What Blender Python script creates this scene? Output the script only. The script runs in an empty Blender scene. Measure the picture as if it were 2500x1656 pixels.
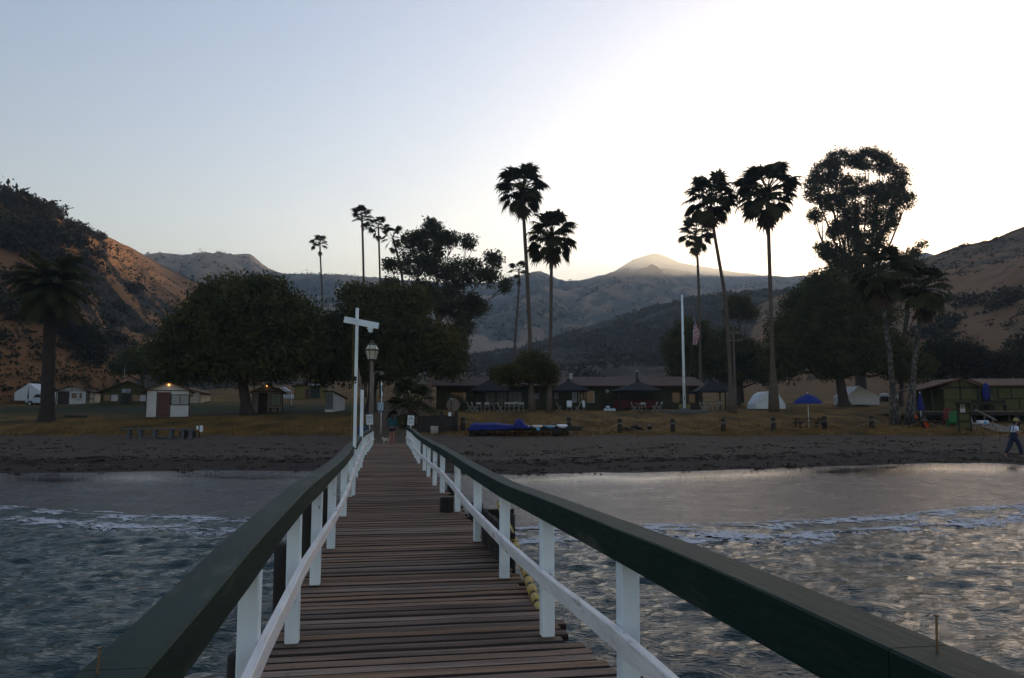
import bpy, math, random
import numpy as np
from mathutils import Vector, Matrix
random.seed(7); rng = np.random.default_rng(7)
sc = bpy.context.scene
col = sc.collection
R_ = math.radians
# ------------------------------------------------------------------ camera
F = 1874.8; CX, CY = 1250.0, 828.0; HOR = 1013.96; ZC = 3.1
PIT = math.atan((HOR - CY) / F); YAW = R_(9.455)
cd = bpy.data.cameras.new('camera'); cam = bpy.data.objects.new('camera', cd); col.objects.link(cam)
cd.sensor_width = 36; cd.lens = 36 * F / 2500.0; cd.clip_start = .05; cd.clip_end = 20000
cam.location = (0, 0, ZC); cam.rotation_euler = (math.pi / 2 + PIT, 0, 0)
sc.camera = cam
# ------------------------------------------------------------------ sky, sun, exposure
SUN_AZ, SUN_EL = R_(30), R_(8.9)
w = bpy.data.worlds.new('World'); sc.world = w; w.use_nodes = True
nt = w.node_tree; nt.nodes.clear()
sky = nt.nodes.new('ShaderNodeTexSky'); sky.sky_type = 'NISHITA'; sky.sun_disc = False
sky.sun_elevation = SUN_EL; sky.sun_rotation = SUN_AZ; sky.air_density = 1.5; sky.dust_density = 0.45; sky.ozone_density = 2.5
bg = nt.nodes.new('ShaderNodeBackground'); bg.inputs[1].default_value = 0.15
wo = nt.nodes.new('ShaderNodeOutputWorld')
wb = nt.nodes.new('ShaderNodeMix'); wb.data_type = 'RGBA'; wb.blend_type = 'MULTIPLY'; wb.inputs[0].default_value = 1; wb.inputs[7].default_value = (1.20, .99, 1.03, 1)  # the camera's white balance
nt.links.new(sky.outputs[0], wb.inputs[6]); nt.links.new(wb.outputs[2], bg.inputs[0]); nt.links.new(bg.outputs[0], wo.inputs[0])
sd = bpy.data.lights.new('sun', 'SUN'); sd.energy = 5.0; sd.angle = R_(.5); sd.color = (1, .66, .36)
sun = bpy.data.objects.new('sun', sd); col.objects.link(sun)
dirs = Vector((math.sin(SUN_AZ) * math.cos(SUN_EL), math.cos(SUN_AZ) * math.cos(SUN_EL), math.sin(SUN_EL)))
sun.rotation_euler = dirs.to_track_quat('Z', 'Y').to_euler(); sun.location = (60, 100, 60)
sc.view_settings.view_transform = 'Standard'; sc.view_settings.look = 'None'
sc.view_settings.gamma = 1; sc.view_settings.use_curve_mapping = False
sc.view_settings.exposure = 0.86
sc.cycles.max_bounces = 6; sc.cycles.diffuse_bounces = 3; sc.cycles.glossy_bounces = 3
sc.cycles.volume_bounces = 0; sc.cycles.transparent_max_bounces = 12; sc.cycles.use_denoising = True
HAZE = 0.00040
# ------------------------------------------------------------------ picture geometry -> place
def ray(px, py):
    r = (px - CX) / F; u = (CY - py) / F
    return r, math.cos(PIT) - u * math.sin(PIT), math.sin(PIT) + u * math.cos(PIT)
def at(px, py, Y):
    r, f, u = ray(px, py); return Vector((r / f * Y, Y, ZC + u / f * Y))
def ip(x, pts):
    pts = sorted(pts); return np.interp(x, [p[0] for p in pts], [p[1] for p in pts])
# ------------------------------------------------------------------ noise
def _h(ix, iy, s):
    n = (ix.astype(np.int64) * 374761393 + iy.astype(np.int64) * 668265263 + s * 974634777) & 0xffffffff
    n = ((n ^ (n >> 13)) * 1274126177) & 0xffffffff
    return ((n ^ (n >> 16)) & 0xffff) / 65535.0
def vnoise(x, y, s=0):
    x = np.asarray(x, float); y = np.asarray(y, float)
    ix = np.floor(x); iy = np.floor(y); fx = x - ix; fy = y - iy
    fx = fx * fx * fx * (fx * (fx * 6 - 15) + 10); fy = fy * fy * fy * (fy * (fy * 6 - 15) + 10)
    a = _h(ix, iy, s); b = _h(ix + 1, iy, s); c = _h(ix, iy + 1, s); d = _h(ix + 1, iy + 1, s)
    return (a + (b - a) * fx) * (1 - fy) + (c + (d - c) * fx) * fy
def fbm(x, y, s=0, o=5, g=.5):
    t = 0; a = 1; n = 0
    for k in range(o):
        t = t + a * vnoise(x * 2 ** k + 17.3 * k, y * 2 ** k - 9.1 * k, s + k); n += a; a *= g
    return t / n
def ridged(x, y, s=0, o=5, g=.5):
    t = 0; a = 1; n = 0
    for k in range(o):
        t = t + a * (1 - np.abs(2 * vnoise(x * 2 ** k + 5.7 * k, y * 2 ** k + 3.3 * k, s + k) - 1)); n += a; a *= g
    return t / n
# ------------------------------------------------------------------ materials
def lk(t, a, b): t.links.new(a, b)
def M(name, c, rough=.8, var=.25, scale=4, c2=None, bump=0, bscale=None, stretch=(1, 1, 1), spec=.3, metal=0, detail=5, contrast=(.3, .7), emit=0, trans=0):
    m = bpy.data.materials.new(name); m.use_nodes = True; t = m.node_tree; b = t.nodes['Principled BSDF']
    b.inputs['Roughness'].default_value = rough; b.inputs['Specular IOR Level'].default_value = spec; b.inputs['Metallic'].default_value = metal
    if c2 is None: c1 = tuple(max(0, x * (1 - var)) for x in c); c2 = tuple(min(1, x * (1 + var)) for x in c)
    else: c1 = c
    tc = t.nodes.new('ShaderNodeTexCoord'); mp = t.nodes.new('ShaderNodeMapping'); mp.inputs['Scale'].default_value = stretch
    oi = t.nodes.new('ShaderNodeObjectInfo'); mu = t.nodes.new('ShaderNodeMath'); mu.operation = 'MULTIPLY'; mu.inputs[1].default_value = 37
    nz = t.nodes.new('ShaderNodeTexNoise'); nz.noise_dimensions = '4D'; nz.inputs['Scale'].default_value = scale; nz.inputs['Detail'].default_value = detail
    lk(t, tc.outputs['Object'], mp.inputs[0]); lk(t, mp.outputs[0], nz.inputs['Vector']); lk(t, oi.outputs['Random'], mu.inputs[0]); lk(t, mu.outputs[0], nz.inputs['W'])
    cr = t.nodes.new('ShaderNodeValToRGB'); cr.color_ramp.elements[0].position = contrast[0]; cr.color_ramp.elements[1].position = contrast[1]
    cr.color_ramp.elements[0].color = (*c1, 1); cr.color_ramp.elements[1].color = (*c2, 1)
    lk(t, nz.outputs['Fac'], cr.inputs[0]); lk(t, cr.outputs[0], b.inputs['Base Color'])
    if bump:
        n2 = t.nodes.new('ShaderNodeTexNoise'); n2.inputs['Scale'].default_value = bscale or scale * 4; n2.inputs['Detail'].default_value = 4
        lk(t, mp.outputs[0], n2.inputs['Vector']); bp = t.nodes.new('ShaderNodeBump'); bp.inputs['Strength'].default_value = bump; bp.inputs['Distance'].default_value = .02
        lk(t, n2.outputs['Fac'], bp.inputs['Height']); lk(t, bp.outputs[0], b.inputs['Normal'])
    if emit:
        b.inputs['Emission Color'].default_value = (*c2, 1); b.inputs['Emission Strength'].default_value = emit
    if trans:
        tr = t.nodes.new('ShaderNodeBsdfTranslucent'); mx = t.nodes.new('ShaderNodeMixShader'); mx.inputs[0].default_value = trans
        lk(t, cr.outputs[0], tr.inputs[0]); lk(t, b.outputs[0], mx.inputs[1]); lk(t, tr.outputs[0], mx.inputs[2])
        lk(t, mx.outputs[0], t.nodes['Material Output'].inputs[0])
    m['cr'] = 1
    return m
def worn(name, paint, under, scale, amount, rough=.55, stretch=(1, 1, 1), dirt=(.2, .2, .18), spec=.3):
    """painted wood: blotchy paint, bare patches along the grain, small dark specks"""
    m = M(name, paint, rough, .16, 3, stretch=stretch, spec=spec, bump=.25, bscale=14); t = m.node_tree; b = t.nodes['Principled BSDF']
    base = b.inputs['Base Color'].links[0].from_socket; mp = [n for n in t.nodes if n.type == 'MAPPING'][0]; w4 = [n for n in t.nodes if n.type == 'TEX_NOISE'][0].inputs['W'].links[0].from_socket
    def layer(src, c, sc_, lo, hi, det):
        n = t.nodes.new('ShaderNodeTexNoise'); n.noise_dimensions = '4D'; n.inputs['Scale'].default_value = sc_; n.inputs['Detail'].default_value = det
        lk(t, mp.outputs[0], n.inputs['Vector']); lk(t, w4, n.inputs['W'])
        r = t.nodes.new('ShaderNodeMapRange'); r.inputs[1].default_value = lo; r.inputs[2].default_value = hi; lk(t, n.outputs['Fac'], r.inputs[0])
        x = t.nodes.new('ShaderNodeMix'); x.data_type = 'RGBA'; lk(t, r.outputs[0], x.inputs[0]); lk(t, src, x.inputs[6]); x.inputs[7].default_value = (*c, 1)
        return x.outputs[2]
    o = layer(base, under, scale, .66 - amount, .72 - amount * .8, 8)
    o = layer(o, dirt, scale * 6, .66, .74, 3)
    lk(t, o, b.inputs['Base Color']); return m
MAT = {}
def mt(k, *a, **kw):
    if k not in MAT: MAT[k] = M(k, *a, **kw)
    return MAT[k]
WHITE = worn('white_paint', (.76, .85, .90), (.36, .33, .29), 3.0, .06, .5, (1, 1, .35))
WHITER = worn('white_rail_paint', (.76, .74, .72), (.36, .31, .27), 4.0, .06, .55, (3, .5, 3))
GREEN = worn('green_paint', (.007, .023, .017), (.045, .05, .042), 2.4, .085, .62, (2.5, .5, 2.5), (.015, .02, .017), .15)
DARKW = M('tarred_wood', (.028, .024, .02), .85, .4, 5, bump=.5, stretch=(1, 1, .3))
WOOD = M('weathered_wood', (.15, .12, .095), .85, .4, 3, bump=.4, stretch=(4, 4, .6))
GREYM = M('grey_metal', (.3, .31, .31), .45, .2, 6, metal=.6)
BLACK = M('black_iron', (.02, .02, .02), .5, .3, 6)
OLIVE = M('olive_wall', (.06, .062, .022), .85, .18, 2.5)
BROWNT = M('dark_brown_trim', (.028, .02, .016), .8, .3, 5)
BRDOOR = M('brown_door', (.085, .04, .032), .7, .2, 3, stretch=(3, 3, .5))
WWALL = M('white_wall', (.50, .51, .49), .85, .10, 2)
CREAM = M('cream_wall', (.42, .36, .26), .85, .12, 2)
GWALL = M('grey_wall', (.22, .21, .19), .85, .12, 2)
REDROOF = M('red_shingle_roof', (.05, .024, .018), .85, .3, 7, bump=.6, bscale=20)
DROOF = M('dark_roof', (.017, .017, .019), .85, .3, 6, bump=.6, bscale=18)
BRROOF = M('brown_roof', (.10, .052, .03), .85, .25, 6, bump=.5, bscale=18)
GLASS = M('window_glass', (.03, .04, .04), .08, .3, 1.5, spec=.6)
PANE = M('curtained_glass', (.22, .26, .25), .25, .15, 4, stretch=(6, 1, .3), spec=.5)
CANVAS = M('white_canvas', (.55, .57, .58), .9, .12, 1.5, bump=.3)
BLUE = M('blue_canvas', (.009, .015, .13), .8, .25, 3, bump=.3)
CHAIRW = M('chair_white', (.27, .28, .27), .5, .1, 3)
ROPE = M('rope_fibre', (.24, .22, .18), .9, .2, 30)
SKIN = M('skin', (.30, .15, .10), .6, .1, 6)
# ------------------------------------------------------------------ mesh helpers
class MB:
    def __init__(s): s.v = []; s.f = []; s.m = []
    def add(s, vs, fs, mi=0):
        o = len(s.v); s.v += [tuple(v) for v in vs]; s.f += [tuple(i + o for i in f) for f in fs]; s.m += [mi] * len(fs); return s
    def box(s, c, d, rz=0, mi=0, bev=0, rx=0, ry=0):
        hx, hy, hz = d[0] / 2, d[1] / 2, d[2] / 2
        Mx = Matrix.Rotation(rz, 3, 'Z') @ Matrix.Rotation(ry, 3, 'Y') @ Matrix.Rotation(rx, 3, 'X') if (rz or rx or ry) else None
        if bev <= 0:
            vs = [(x, y, z) for z in (-hz, hz) for x, y in ((-hx, -hy), (hx, -hy), (hx, hy), (-hx, hy))]
            fs = [(3, 2, 1, 0), (4, 5, 6, 7), (0, 1, 5, 4), (1, 2, 6, 5), (2, 3, 7, 6), (3, 0, 4, 7)]
        else:
            b = min(bev, hx * .9, hy * .9, hz * .9); vs = []
            def ringo(z, i):
                ax, ay = hx - i, hy - i; q = b if i == 0 else b * .4
                return [(-ax + q, -ay, z), (ax - q, -ay, z), (ax, -ay + q, z), (ax, ay - q, z), (ax - q, ay, z), (-ax + q, ay, z), (-ax, ay - q, z), (-ax, -ay + q, z)]
            for z, i in ((-hz, b), (-hz + b, 0), (hz - b, 0), (hz, b)): vs += ringo(z, i)
            fs = [tuple(range(7, -1, -1)), tuple(range(24, 32))]
            for k in range(3):
                for j in range(8): fs.append((k * 8 + j, k * 8 + (j + 1) % 8, k * 8 + 8 + (j + 1) % 8, k * 8 + 8 + j))
        if Mx: vs = [Mx @ Vector(v) for v in vs]
        return s.add([(v[0] + c[0], v[1] + c[1], v[2] + c[2]) for v in vs], fs, mi)
    def tube(s, pts, r, n=8, mi=0, cap=True, rect=None):
        P = [Vector(p) for p in pts]; k = len(P); rr = r if hasattr(r, '__len__') else [r] * k; vs = []
        up0 = None
        for i in range(k):
            d = (P[min(i + 1, k - 1)] - P[max(i - 1, 0)]).normalized()
            ref = Vector((0, 0, 1)) if abs(d.z) < .95 else Vector((0, 1, 0))
            a = d.cross(ref).normalized(); b = a.cross(d).normalized()
            if rect:
                hw, hh = rect[0] / 2, rect[1] / 2
                vs += [P[i] + a * x * hw + b * y * hh for x, y in ((-1, -1), (1, -1), (1, 1), (-1, 1))]
            else:
                vs += [P[i] + (a * math.cos(2 * math.pi * j / n) + b * math.sin(2 * math.pi * j / n)) * rr[i] for j in range(n)]
        if rect: n = 4
        fs = [(i * n + j, i * n + (j + 1) % n, (i + 1) * n + (j + 1) % n, (i + 1) * n + j) for i in range(k - 1) for j in range(n)]
        if cap: fs += [tuple(range(n - 1, -1, -1)), tuple(range((k - 1) * n, k * n))]
        return s.add(vs, fs, mi)
    def beam(s, a, b, wd, h, mi=0): return s.tube([a, b], 0, rect=(wd, h), mi=mi)
    def lathe(s, prof, n=16, c=(0, 0, 0), mi=0, sq=(1, 1)):
        vs = [(c[0] + r * math.cos(2 * math.pi * j / n) * sq[0], c[1] + r * math.sin(2 * math.pi * j / n) * sq[1], c[2] + z) for r, z in prof for j in range(n)]
        k = len(prof); fs = [(i * n + j, i * n + (j + 1) % n, (i + 1) * n + (j + 1) % n, (i + 1) * n + j) for i in range(k - 1) for j in range(n)]
        fs += [tuple(range(n - 1, -1, -1)), tuple(range((k - 1) * n, k * n))]
        return s.add(vs, fs, mi)
    def prism(s, poly, y0, y1, mi=0):  # poly in x,z
        n = len(poly); vs = [(x, y0, z) for x, z in poly] + [(x, y1, z) for x, z in poly]
        fs = [tuple(range(n)), tuple(range(2 * n - 1, n - 1, -1))] + [(j, n + j, n + (j + 1) % n, (j + 1) % n) for j in range(n)]
        return s.add(vs, fs, mi)
    def mesh(s, name, mats, smooth=False):
        me = bpy.data.meshes.new(name); me.from_pydata(s.v, [], s.f); me.update()
        for m in (mats if isinstance(mats, (list, tuple)) else [mats]): me.materials.append(m)
        if any(s.m): me.polygons.foreach_set('material_index', s.m)
        if smooth: me.polygons.foreach_set('use_smooth', [True] * len(s.f))
        return me
    def build(s, name, mats, parent=None, smooth=False, label=None):
        return link(name, s.mesh(name, mats, smooth), parent, label)
def link(name, me, parent=None, label=None):
    o = bpy.data.objects.new(name, me); col.objects.link(o)
    if parent: o.parent = parent
    if label: o['label'] = label
    return o
def npmesh(name, V, Fq, mats, smooth=False):
    V = np.asarray(V, np.float32); Fq = np.asarray(Fq, np.int32); k = Fq.shape[1]
    me = bpy.data.meshes.new(name); me.vertices.add(len(V)); me.vertices.foreach_set('co', V.ravel())
    me.loops.add(Fq.size); me.loops.foreach_set('vertex_index', Fq.ravel()); me.polygons.add(len(Fq))
    me.polygons.foreach_set('loop_start', np.arange(0, Fq.size, k, dtype=np.int32))
    if smooth: me.polygons.foreach_set('use_smooth', np.ones(len(Fq), bool))
    me.update(calc_edges=True)
    for m in (mats if isinstance(mats, (list, tuple)) else [mats]): me.materials.append(m)
    return me
def tag(o, label, cat, group=None, kind=None):
    if label: o['label'] = label
    if cat: o['category'] = cat
    if group: o['group'] = group
    if kind: o['kind'] = kind
    return o
def thing(name, label, cat, loc=(0, 0, 0), rz=0, group=None):
    o = bpy.data.objects.new(name, None); col.objects.link(o); o.location = loc; o.rotation_euler = (0, 0, rz); o.empty_display_size = .2
    return tag(o, label, cat, group)
def dup(root, loc, rz=None, label=None, group=None, scale=None):
    r = root.copy(); col.objects.link(r); r.location = loc
    if rz is not None: r.rotation_euler = (0, 0, rz)
    if scale: r.scale = scale
    if label: r['label'] = label
    if group: r['group'] = group
    for ch in root.children:
        c = ch.copy(); col.objects.link(c); c.parent = r
        for g in ch.children:
            d = g.copy(); col.objects.link(d); d.parent = c
    return r
def struct(o): o['kind'] = 'structure'; return o
# ------------------------------------------------------------------ ground shape
YW = [(-300, 60), (-60, 44), (-40, 36), (-25, 28.5), (-18.1, 26.6), (-12.3, 24.8), (-8.1, 23.5), (-3, 22), (0, 21.4), (4, 21.9), (9.3, 23.2), (12.8, 24.6), (18.6, 27.6), (24, 30.5), (40, 38), (70, 50), (300, 90)]
WETY = [(-300, 74), (-60, 55), (-40, 40), (-22, 33.3), (-12, 33), (0, 30.6), (8, 32.2), (15, 34.5), (20, 36.4), (23.5, 37.1), (27, 35.6), (40, 41), (70, 56), (300, 100)]
PL = [(50, 1.75), (52, 2.0), (61, 2.93), (71, 3.35), (90, 4.6), (110, 5.8), (150, 8.5), (400, 22), (3000, 60)]
PR = [(50, 1.75), (52, 1.95), (60, 2.7), (70, 3.45), (90, 4.0), (105, 4.4), (150, 7.5), (400, 20), (3000, 60)]
def gz(X, Y):
    X = np.asarray(X, float); Y = np.asarray(Y, float)
    yw = ip(X, YW)
    edge = 50 + np.maximum(0, np.abs(X) - 45) * .45
    q = np.clip((Y - yw) / np.maximum(edge - yw, 4), 0, 1); zb = np.where(Y < yw, (Y - yw) * .1, 1.75 * (1 - (1 - q) ** 1.5))
    lat = np.abs(X * math.cos(YAW) + Y * math.sin(YAW) - .27); kk = np.clip(1 - (lat - 1.5) / 2.2, 0, 1) * np.clip((48.5 - Y) / 3.5, 0, 1)  # path scraped level with the deck end
    zb = np.where(zb > 1.42, zb * (1 - kk) + 1.42 * kk, zb)
    zb = np.maximum(zb, -3.5)
    k = np.clip((X + 16) / 10, 0, 1); Y2 = Y - (edge - 50)
    zl = ip(Y2, PL) * (1 - k) + ip(Y2, PR) * k
    return np.where(Y < edge, zb, zl)
def gz1(X, Y): return float(gz(np.array([X]), np.array([Y]))[0])
def on(px, py, ymax=140):
    """where the view through a picture point meets the ground"""
    r, f, u = ray(px, py); Y = 24.0; pd = None
    while Y < ymax:
        d = ZC + u / f * Y - gz1(r / f * Y, Y)
        if d <= 0: break
        Y += .25
    return Vector((r / f * Y, Y, gz1(r / f * Y, Y)))
def spot(px, Y): X = (px - CX) / F * Y * math.cos(PIT); return Vector((X, Y, gz1(X, Y)))
def grid(xs, ys): 
    Xg, Yg = np.meshgrid(xs, ys); nx, ny = len(xs), len(ys)
    i = np.arange((ny - 1) * (nx - 1)); a = (i // (nx - 1)) * nx + i % (nx - 1)
    return Xg.ravel(), Yg.ravel(), np.stack([a, a + 1, a + nx + 1, a + nx], 1)
def attr(me, name, vals):
    a = me.attributes.new(name, 'FLOAT', 'POINT'); a.data.foreach_set('value', np.asarray(vals, np.float32))
cat = np.concatenate
xs = cat([-np.geomspace(900, 47, 16), np.arange(-45, 45.1, .35), np.geomspace(47, 900, 16)])
ys = cat([np.array([-300, -150, -70, -30, -10, 0, 8, 13]), np.arange(16, 58, .22), np.arange(58, 132, .8), np.geomspace(135, 1500, 22)])
Xg, Yg, Fg = grid(xs, ys)
Zg = gz(Xg, Yg)
dry = np.clip((Yg - ip(Xg, WETY)) / 3, 0, 1)
Zg += dry * (fbm(Xg / 1.1, Yg / 1.1, 3, 4) - .5) * .12 * (Yg < 140) + (Yg > 50.5) * (fbm(Xg / 5, Yg / 5, 9, 3) - .5) * .25 * np.clip((Yg - 50.5) / 5, 0, 1)
wetn = (fbm(Xg / 3.0, Yg / 1.5, 21, 4) - .5) * .6 + (vnoise(Xg / 1.6, Xg * 0 + 3.3, 5) - .5) * .7
wety = ip(Xg, WETY)
wet = np.clip((wety + wetn * .35 - Yg) / .25, 0, 1)
damp = np.clip((wety + 4.5 + wetn * 1.2 - Yg) / 1.2, 0, 1)
film = np.clip(1 - np.abs(wety - 1.6 + wetn - Yg) / 2.2, 0, 1) * wet
edgey = 50 + np.maximum(0, np.abs(Xg) - 45) * .45
gr = np.clip((Yg - edgey + (fbm(Xg / 1.4, Yg / 1.4, 31, 4) - .5) * 1.8) / .5, 0, 1)
path = np.clip(1 - (np.abs(Xg + 7.6 + (Yg - 44) * .10) - 1.6) / 1.2, 0, 1) * (Yg < 75)
gr = gr * (1 - .75 * path)
lawn = np.clip(1.3 - np.abs((Yg - 76) / 13), 0, 1) * np.clip((-9 - Xg) / 4, 0, 1) * gr
me = npmesh('ground', np.stack([Xg, Yg, Zg], 1), Fg, [], True)
attr(me, 'wet', wet); attr(me, 'damp', damp); attr(me, 'film', film); attr(me, 'grass', gr); attr(me, 'lawn', lawn)
def ground_mat():
    m = bpy.data.materials.new('beach_ground'); m.use_nodes = True; t = m.node_tree; b = t.nodes['Principled BSDF']
    tc = t.nodes.new('ShaderNodeTexCoord')
    def nz(s, d=5, st=(1, 1, 1)):
        mp = t.nodes.new('ShaderNodeMapping'); mp.inputs['Scale'].default_value = st; lk(t, tc.outputs['Object'], mp.inputs[0])
        n = t.nodes.new('ShaderNodeTexNoise'); n.inputs['Scale'].default_value = s; n.inputs['Detail'].default_value = d; lk(t, mp.outputs[0], n.inputs['Vector']); return n.outputs['Fac']
    def at_(n): a = t.nodes.new('ShaderNodeAttribute'); a.attribute_name = n; return a.outputs['Fac']
    def ramp(f, c1, c2, p=(.3, .7)):
        r = t.nodes.new('ShaderNodeValToRGB'); r.color_ramp.elements[0].position = p[0]; r.color_ramp.elements[1].position = p[1]
        r.color_ramp.elements[0].color = (*c1, 1); r.color_ramp.elements[1].color = (*c2, 1); lk(t, f, r.inputs[0]); return r.outputs[0]
    def mix(f, a, c):
        x = t.nodes.new('ShaderNodeMix'); x.data_type = 'RGBA'; lk(t, f, x.inputs[0]); lk(t, a, x.inputs[6]); lk(t, c, x.inputs[7]); return x.outputs[2]
    def mth(op, a, c):
        x = t.nodes.new('ShaderNodeMath'); x.operation = op
        for i, v in ((0, a), (1, c)):
            if isinstance(v, (int, float)): x.inputs[i].default_value = v
            else: lk(t, v, x.inputs[i])
        return x.outputs[0]
    sand = ramp(nz(3, 8), (.060, .044, .032), (.112, .085, .064))
    dampc = ramp(nz(2, 6, (.4, 2, 1)), (.038, .027, .022), (.058, .042, .034))
    wetc = ramp(nz(2, 6), (.035, .031, .03), (.05, .044, .042))
    gra = ramp(nz(.5, 8, (1, .5, 1)), (.045, .030, .008), (.20, .108, .024), (.33, .72))
    grl = ramp(nz(.8, 6), (.012, .019, .007), (.026, .034, .011))
    c = mix(at_('damp'), sand, dampc); c = mix(at_('wet'), c, wetc); c = mix(at_('grass'), c, gra); c = mix(at_('lawn'), c, grl)
    lk(t, c, b.inputs['Base Color'])
    w_ = at_('wet'); fl = at_('film')
    rg = mth('SUBTRACT', mth('SUBTRACT', .92, mth('MULTIPLY', w_, mth('ADD', .45, mth('MULTIPLY', nz(1.6, 9, (.5, 1.5, 1)), .5)))), mth('MULTIPLY', fl, .30)); lk(t, rg, b.inputs['Roughness'])
    lk(t, mth('ADD', mth('ADD', .12, mth('MULTIPLY', w_, .34)), mth('MULTIPLY', fl, .3)), b.inputs['Specular IOR Level'])
    h = mth('ADD', mth('ADD', mth('ADD', nz(9, 8), mth('MULTIPLY', nz(1.9, 3), 1.6)), mth('MULTIPLY', nz(26, 3), .5)), mth('MULTIPLY', nz(5, 7, (.5, 1.4, 1)), .9))
    bp = t.nodes.new('ShaderNodeBump'); bp.inputs['Distance'].default_value = .09; lk(t, h, bp.inputs['Height'])
    lk(t, mth('SUBTRACT', .95, mth('ADD', mth('MULTIPLY', w_, .45), mth('MULTIPLY', fl, .38))), bp.inputs['Strength'])
    lk(t, bp.outputs[0], b.inputs['Normal']); return m
me.materials.append(ground_mat())
struct(link('ground', me))
# ------------------------------------------------------------------ hills
def hill_mat(name, grass1, grass2, scrub, sscale, thr, bs):
    m = M(name, grass1, .95, .2, .02, c2=grass2, bump=.6, bscale=bs, detail=9, spec=.1); t = m.node_tree; b = t.nodes['Principled BSDF']
    base = b.inputs['Base Color'].links[0].from_socket; mp = [n for n in t.nodes if n.type == 'MAPPING'][0]
    n = t.nodes.new('ShaderNodeTexNoise'); n.inputs['Scale'].default_value = sscale; n.inputs['Detail'].default_value = 9; n.inputs['Roughness'].default_value = .62; lk(t, mp.outputs[0], n.inputs['Vector'])
    r = t.nodes.new('ShaderNodeMapRange'); r.inputs[1].default_value = thr - .03; r.inputs[2].default_value = thr + .04; at_ = t.nodes.new('ShaderNodeAttribute'); at_.attribute_name = 'draw'; ad = t.nodes.new('ShaderNodeMath'); ad.operation = 'MULTIPLY_ADD'; lk(t, at_.outputs['Fac'], ad.inputs[0]); ad.inputs[1].default_value = .16; lk(t, n.outputs['Fac'], ad.inputs[2]); lk(t, ad.outputs[0], r.inputs[0])
    x = t.nodes.new('ShaderNodeMix'); x.data_type = 'RGBA'; lk(t, r.outputs[0], x.inputs[0]); lk(t, base, x.inputs[6]); x.inputs[7].default_value = (*scrub, 1); lk(t, x.outputs[2], b.inputs['Base Color'])
    return m
HILL = {}
def hill(name, ridge, Rs, r0, naz, nr, amp, ns, seed, mat, zb=3, shape=1.0, back=1.8, rough=.012):
    px = np.linspace(min(p[0] for p in ridge), max(p[0] for p in ridge), naz); py = ip(px, ridge)
    r = (px - CX) / F; u = (CY - py) / F; f = math.cos(PIT) - u * math.sin(PIT); up = math.sin(PIT) + u * math.cos(PIT)
    az = np.arctan2(r, f); te = up / np.hypot(r, f); Rr = ip(px, Rs); R0 = ip(px, r0)
    zr = ZC + Rr * te; t = cat([np.linspace(0, 1, nr), np.linspace(1, back, nr // 3)[1:]])
    T, A = np.meshgrid(t, az, indexing='ij'); RR = R0 + (Rr - R0) * T
    X = RR * np.sin(A); Y = RR * np.cos(A); tt = np.clip(T, 0, 1)
    H = np.maximum(zr - zb, 1)
    # ravines that run down from the ridge
    wob = (fbm(X / ns, Y / ns, seed + 7, 4) - .5) * 1.6
    rav = ridged(A * Rr.mean() / ns + wob * .7, RR / (ns * 3.2) + wob * .3, seed, 5)
    env = np.sin(np.pi * np.clip(tt, 0, 1) ** .85) ** .8
    Z = zb - 4 * (T == 0) + H * tt ** shape + (rav - .62) * amp * H * env + (fbm(X / (ns * .3), Y / (ns * .3), seed + 3, 4) - .5) * amp * .22 * H * env
    Z += (T > 1) * (-(T - 1) * (Rr - R0) * .45)
    Z += (fbm(A * Rr / (ns * .12), RR / (ns * .12), seed + 11, 3) - .5) * rough * H * np.clip((tt - .3) * 2, 0, 1)
    n, k = T.shape; i = np.arange((n - 1) * (k - 1)); a = (i // (k - 1)) * k + i % (k - 1)
    V = np.stack([X.ravel(), Y.ravel(), Z.ravel()], 1)
    HILL[name] = (X, Y, Z, px, nr, rav)
    hm_ = npmesh(name, V, np.stack([a, a + 1, a + k + 1, a + k], 1), mat, True); attr(hm_, 'draw', np.clip((.68 - rav) * 3.2, -.6, .8).ravel()); return struct(link(name, hm_))
hm_near = hill_mat('near_hill_grass', (.085, .042, .019), (.27, .135, .055), (.016, .015, .009), .045, .55, 2.0)
hm_right = hill_mat('right_hill_grass', (.12, .068, .033), (.20, .112, .055), (.07, .045, .025), .06, .53, 2.6)
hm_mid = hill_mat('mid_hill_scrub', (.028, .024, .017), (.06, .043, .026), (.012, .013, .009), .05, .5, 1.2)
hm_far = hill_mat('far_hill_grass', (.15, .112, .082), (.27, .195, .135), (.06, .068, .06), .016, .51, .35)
hill('left_hill', [(-2600, 200), (-1400, 330), (-500, 400), (0, 464), (63, 484), (127, 516), (190, 556), (240, 575), (262, 578), (317, 603), (401, 650), (470, 682), (520, 706), (600, 760), (720, 830), (900, 940)],
     [(-2600, 190), (-1400, 170), (0, 190), (190, 215), (240, 235), (270, 300), (330, 360), (400, 420), (520, 520), (900, 620)],
     [(-2600, 60), (-1400, 80), (0, 112), (250, 120), (500, 135), (900, 200)], 400, 130, .22, 48, 11, hm_near, 4.5, .95)
hill('right_hill', [(1750, 830), (1860, 740), (1960, 700), (2080, 668), (2200, 640), (2265, 628), (2300, 615), (2335, 603), (2420, 586), (2500, 553), (2700, 490), (3200, 380), (4200, 260), (5600, 200)],
     [(1750, 330), (2100, 320), (2500, 300), (3200, 250), (5600, 200)],
     [(1750, 180), (2200, 125), (2500, 112), (5600, 90)], 300, 110, .18, 50, 23, hm_right, 4.5, 1.0)
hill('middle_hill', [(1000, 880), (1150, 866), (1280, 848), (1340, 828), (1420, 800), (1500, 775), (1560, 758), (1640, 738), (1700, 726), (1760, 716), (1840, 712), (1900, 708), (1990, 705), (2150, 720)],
     [(1000, 420), (2150, 400)], [(1000, 170), (2150, 190)], 280, 90, .2, 45, 37, hm_mid, 6, 1.0, rough=.03)
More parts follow.
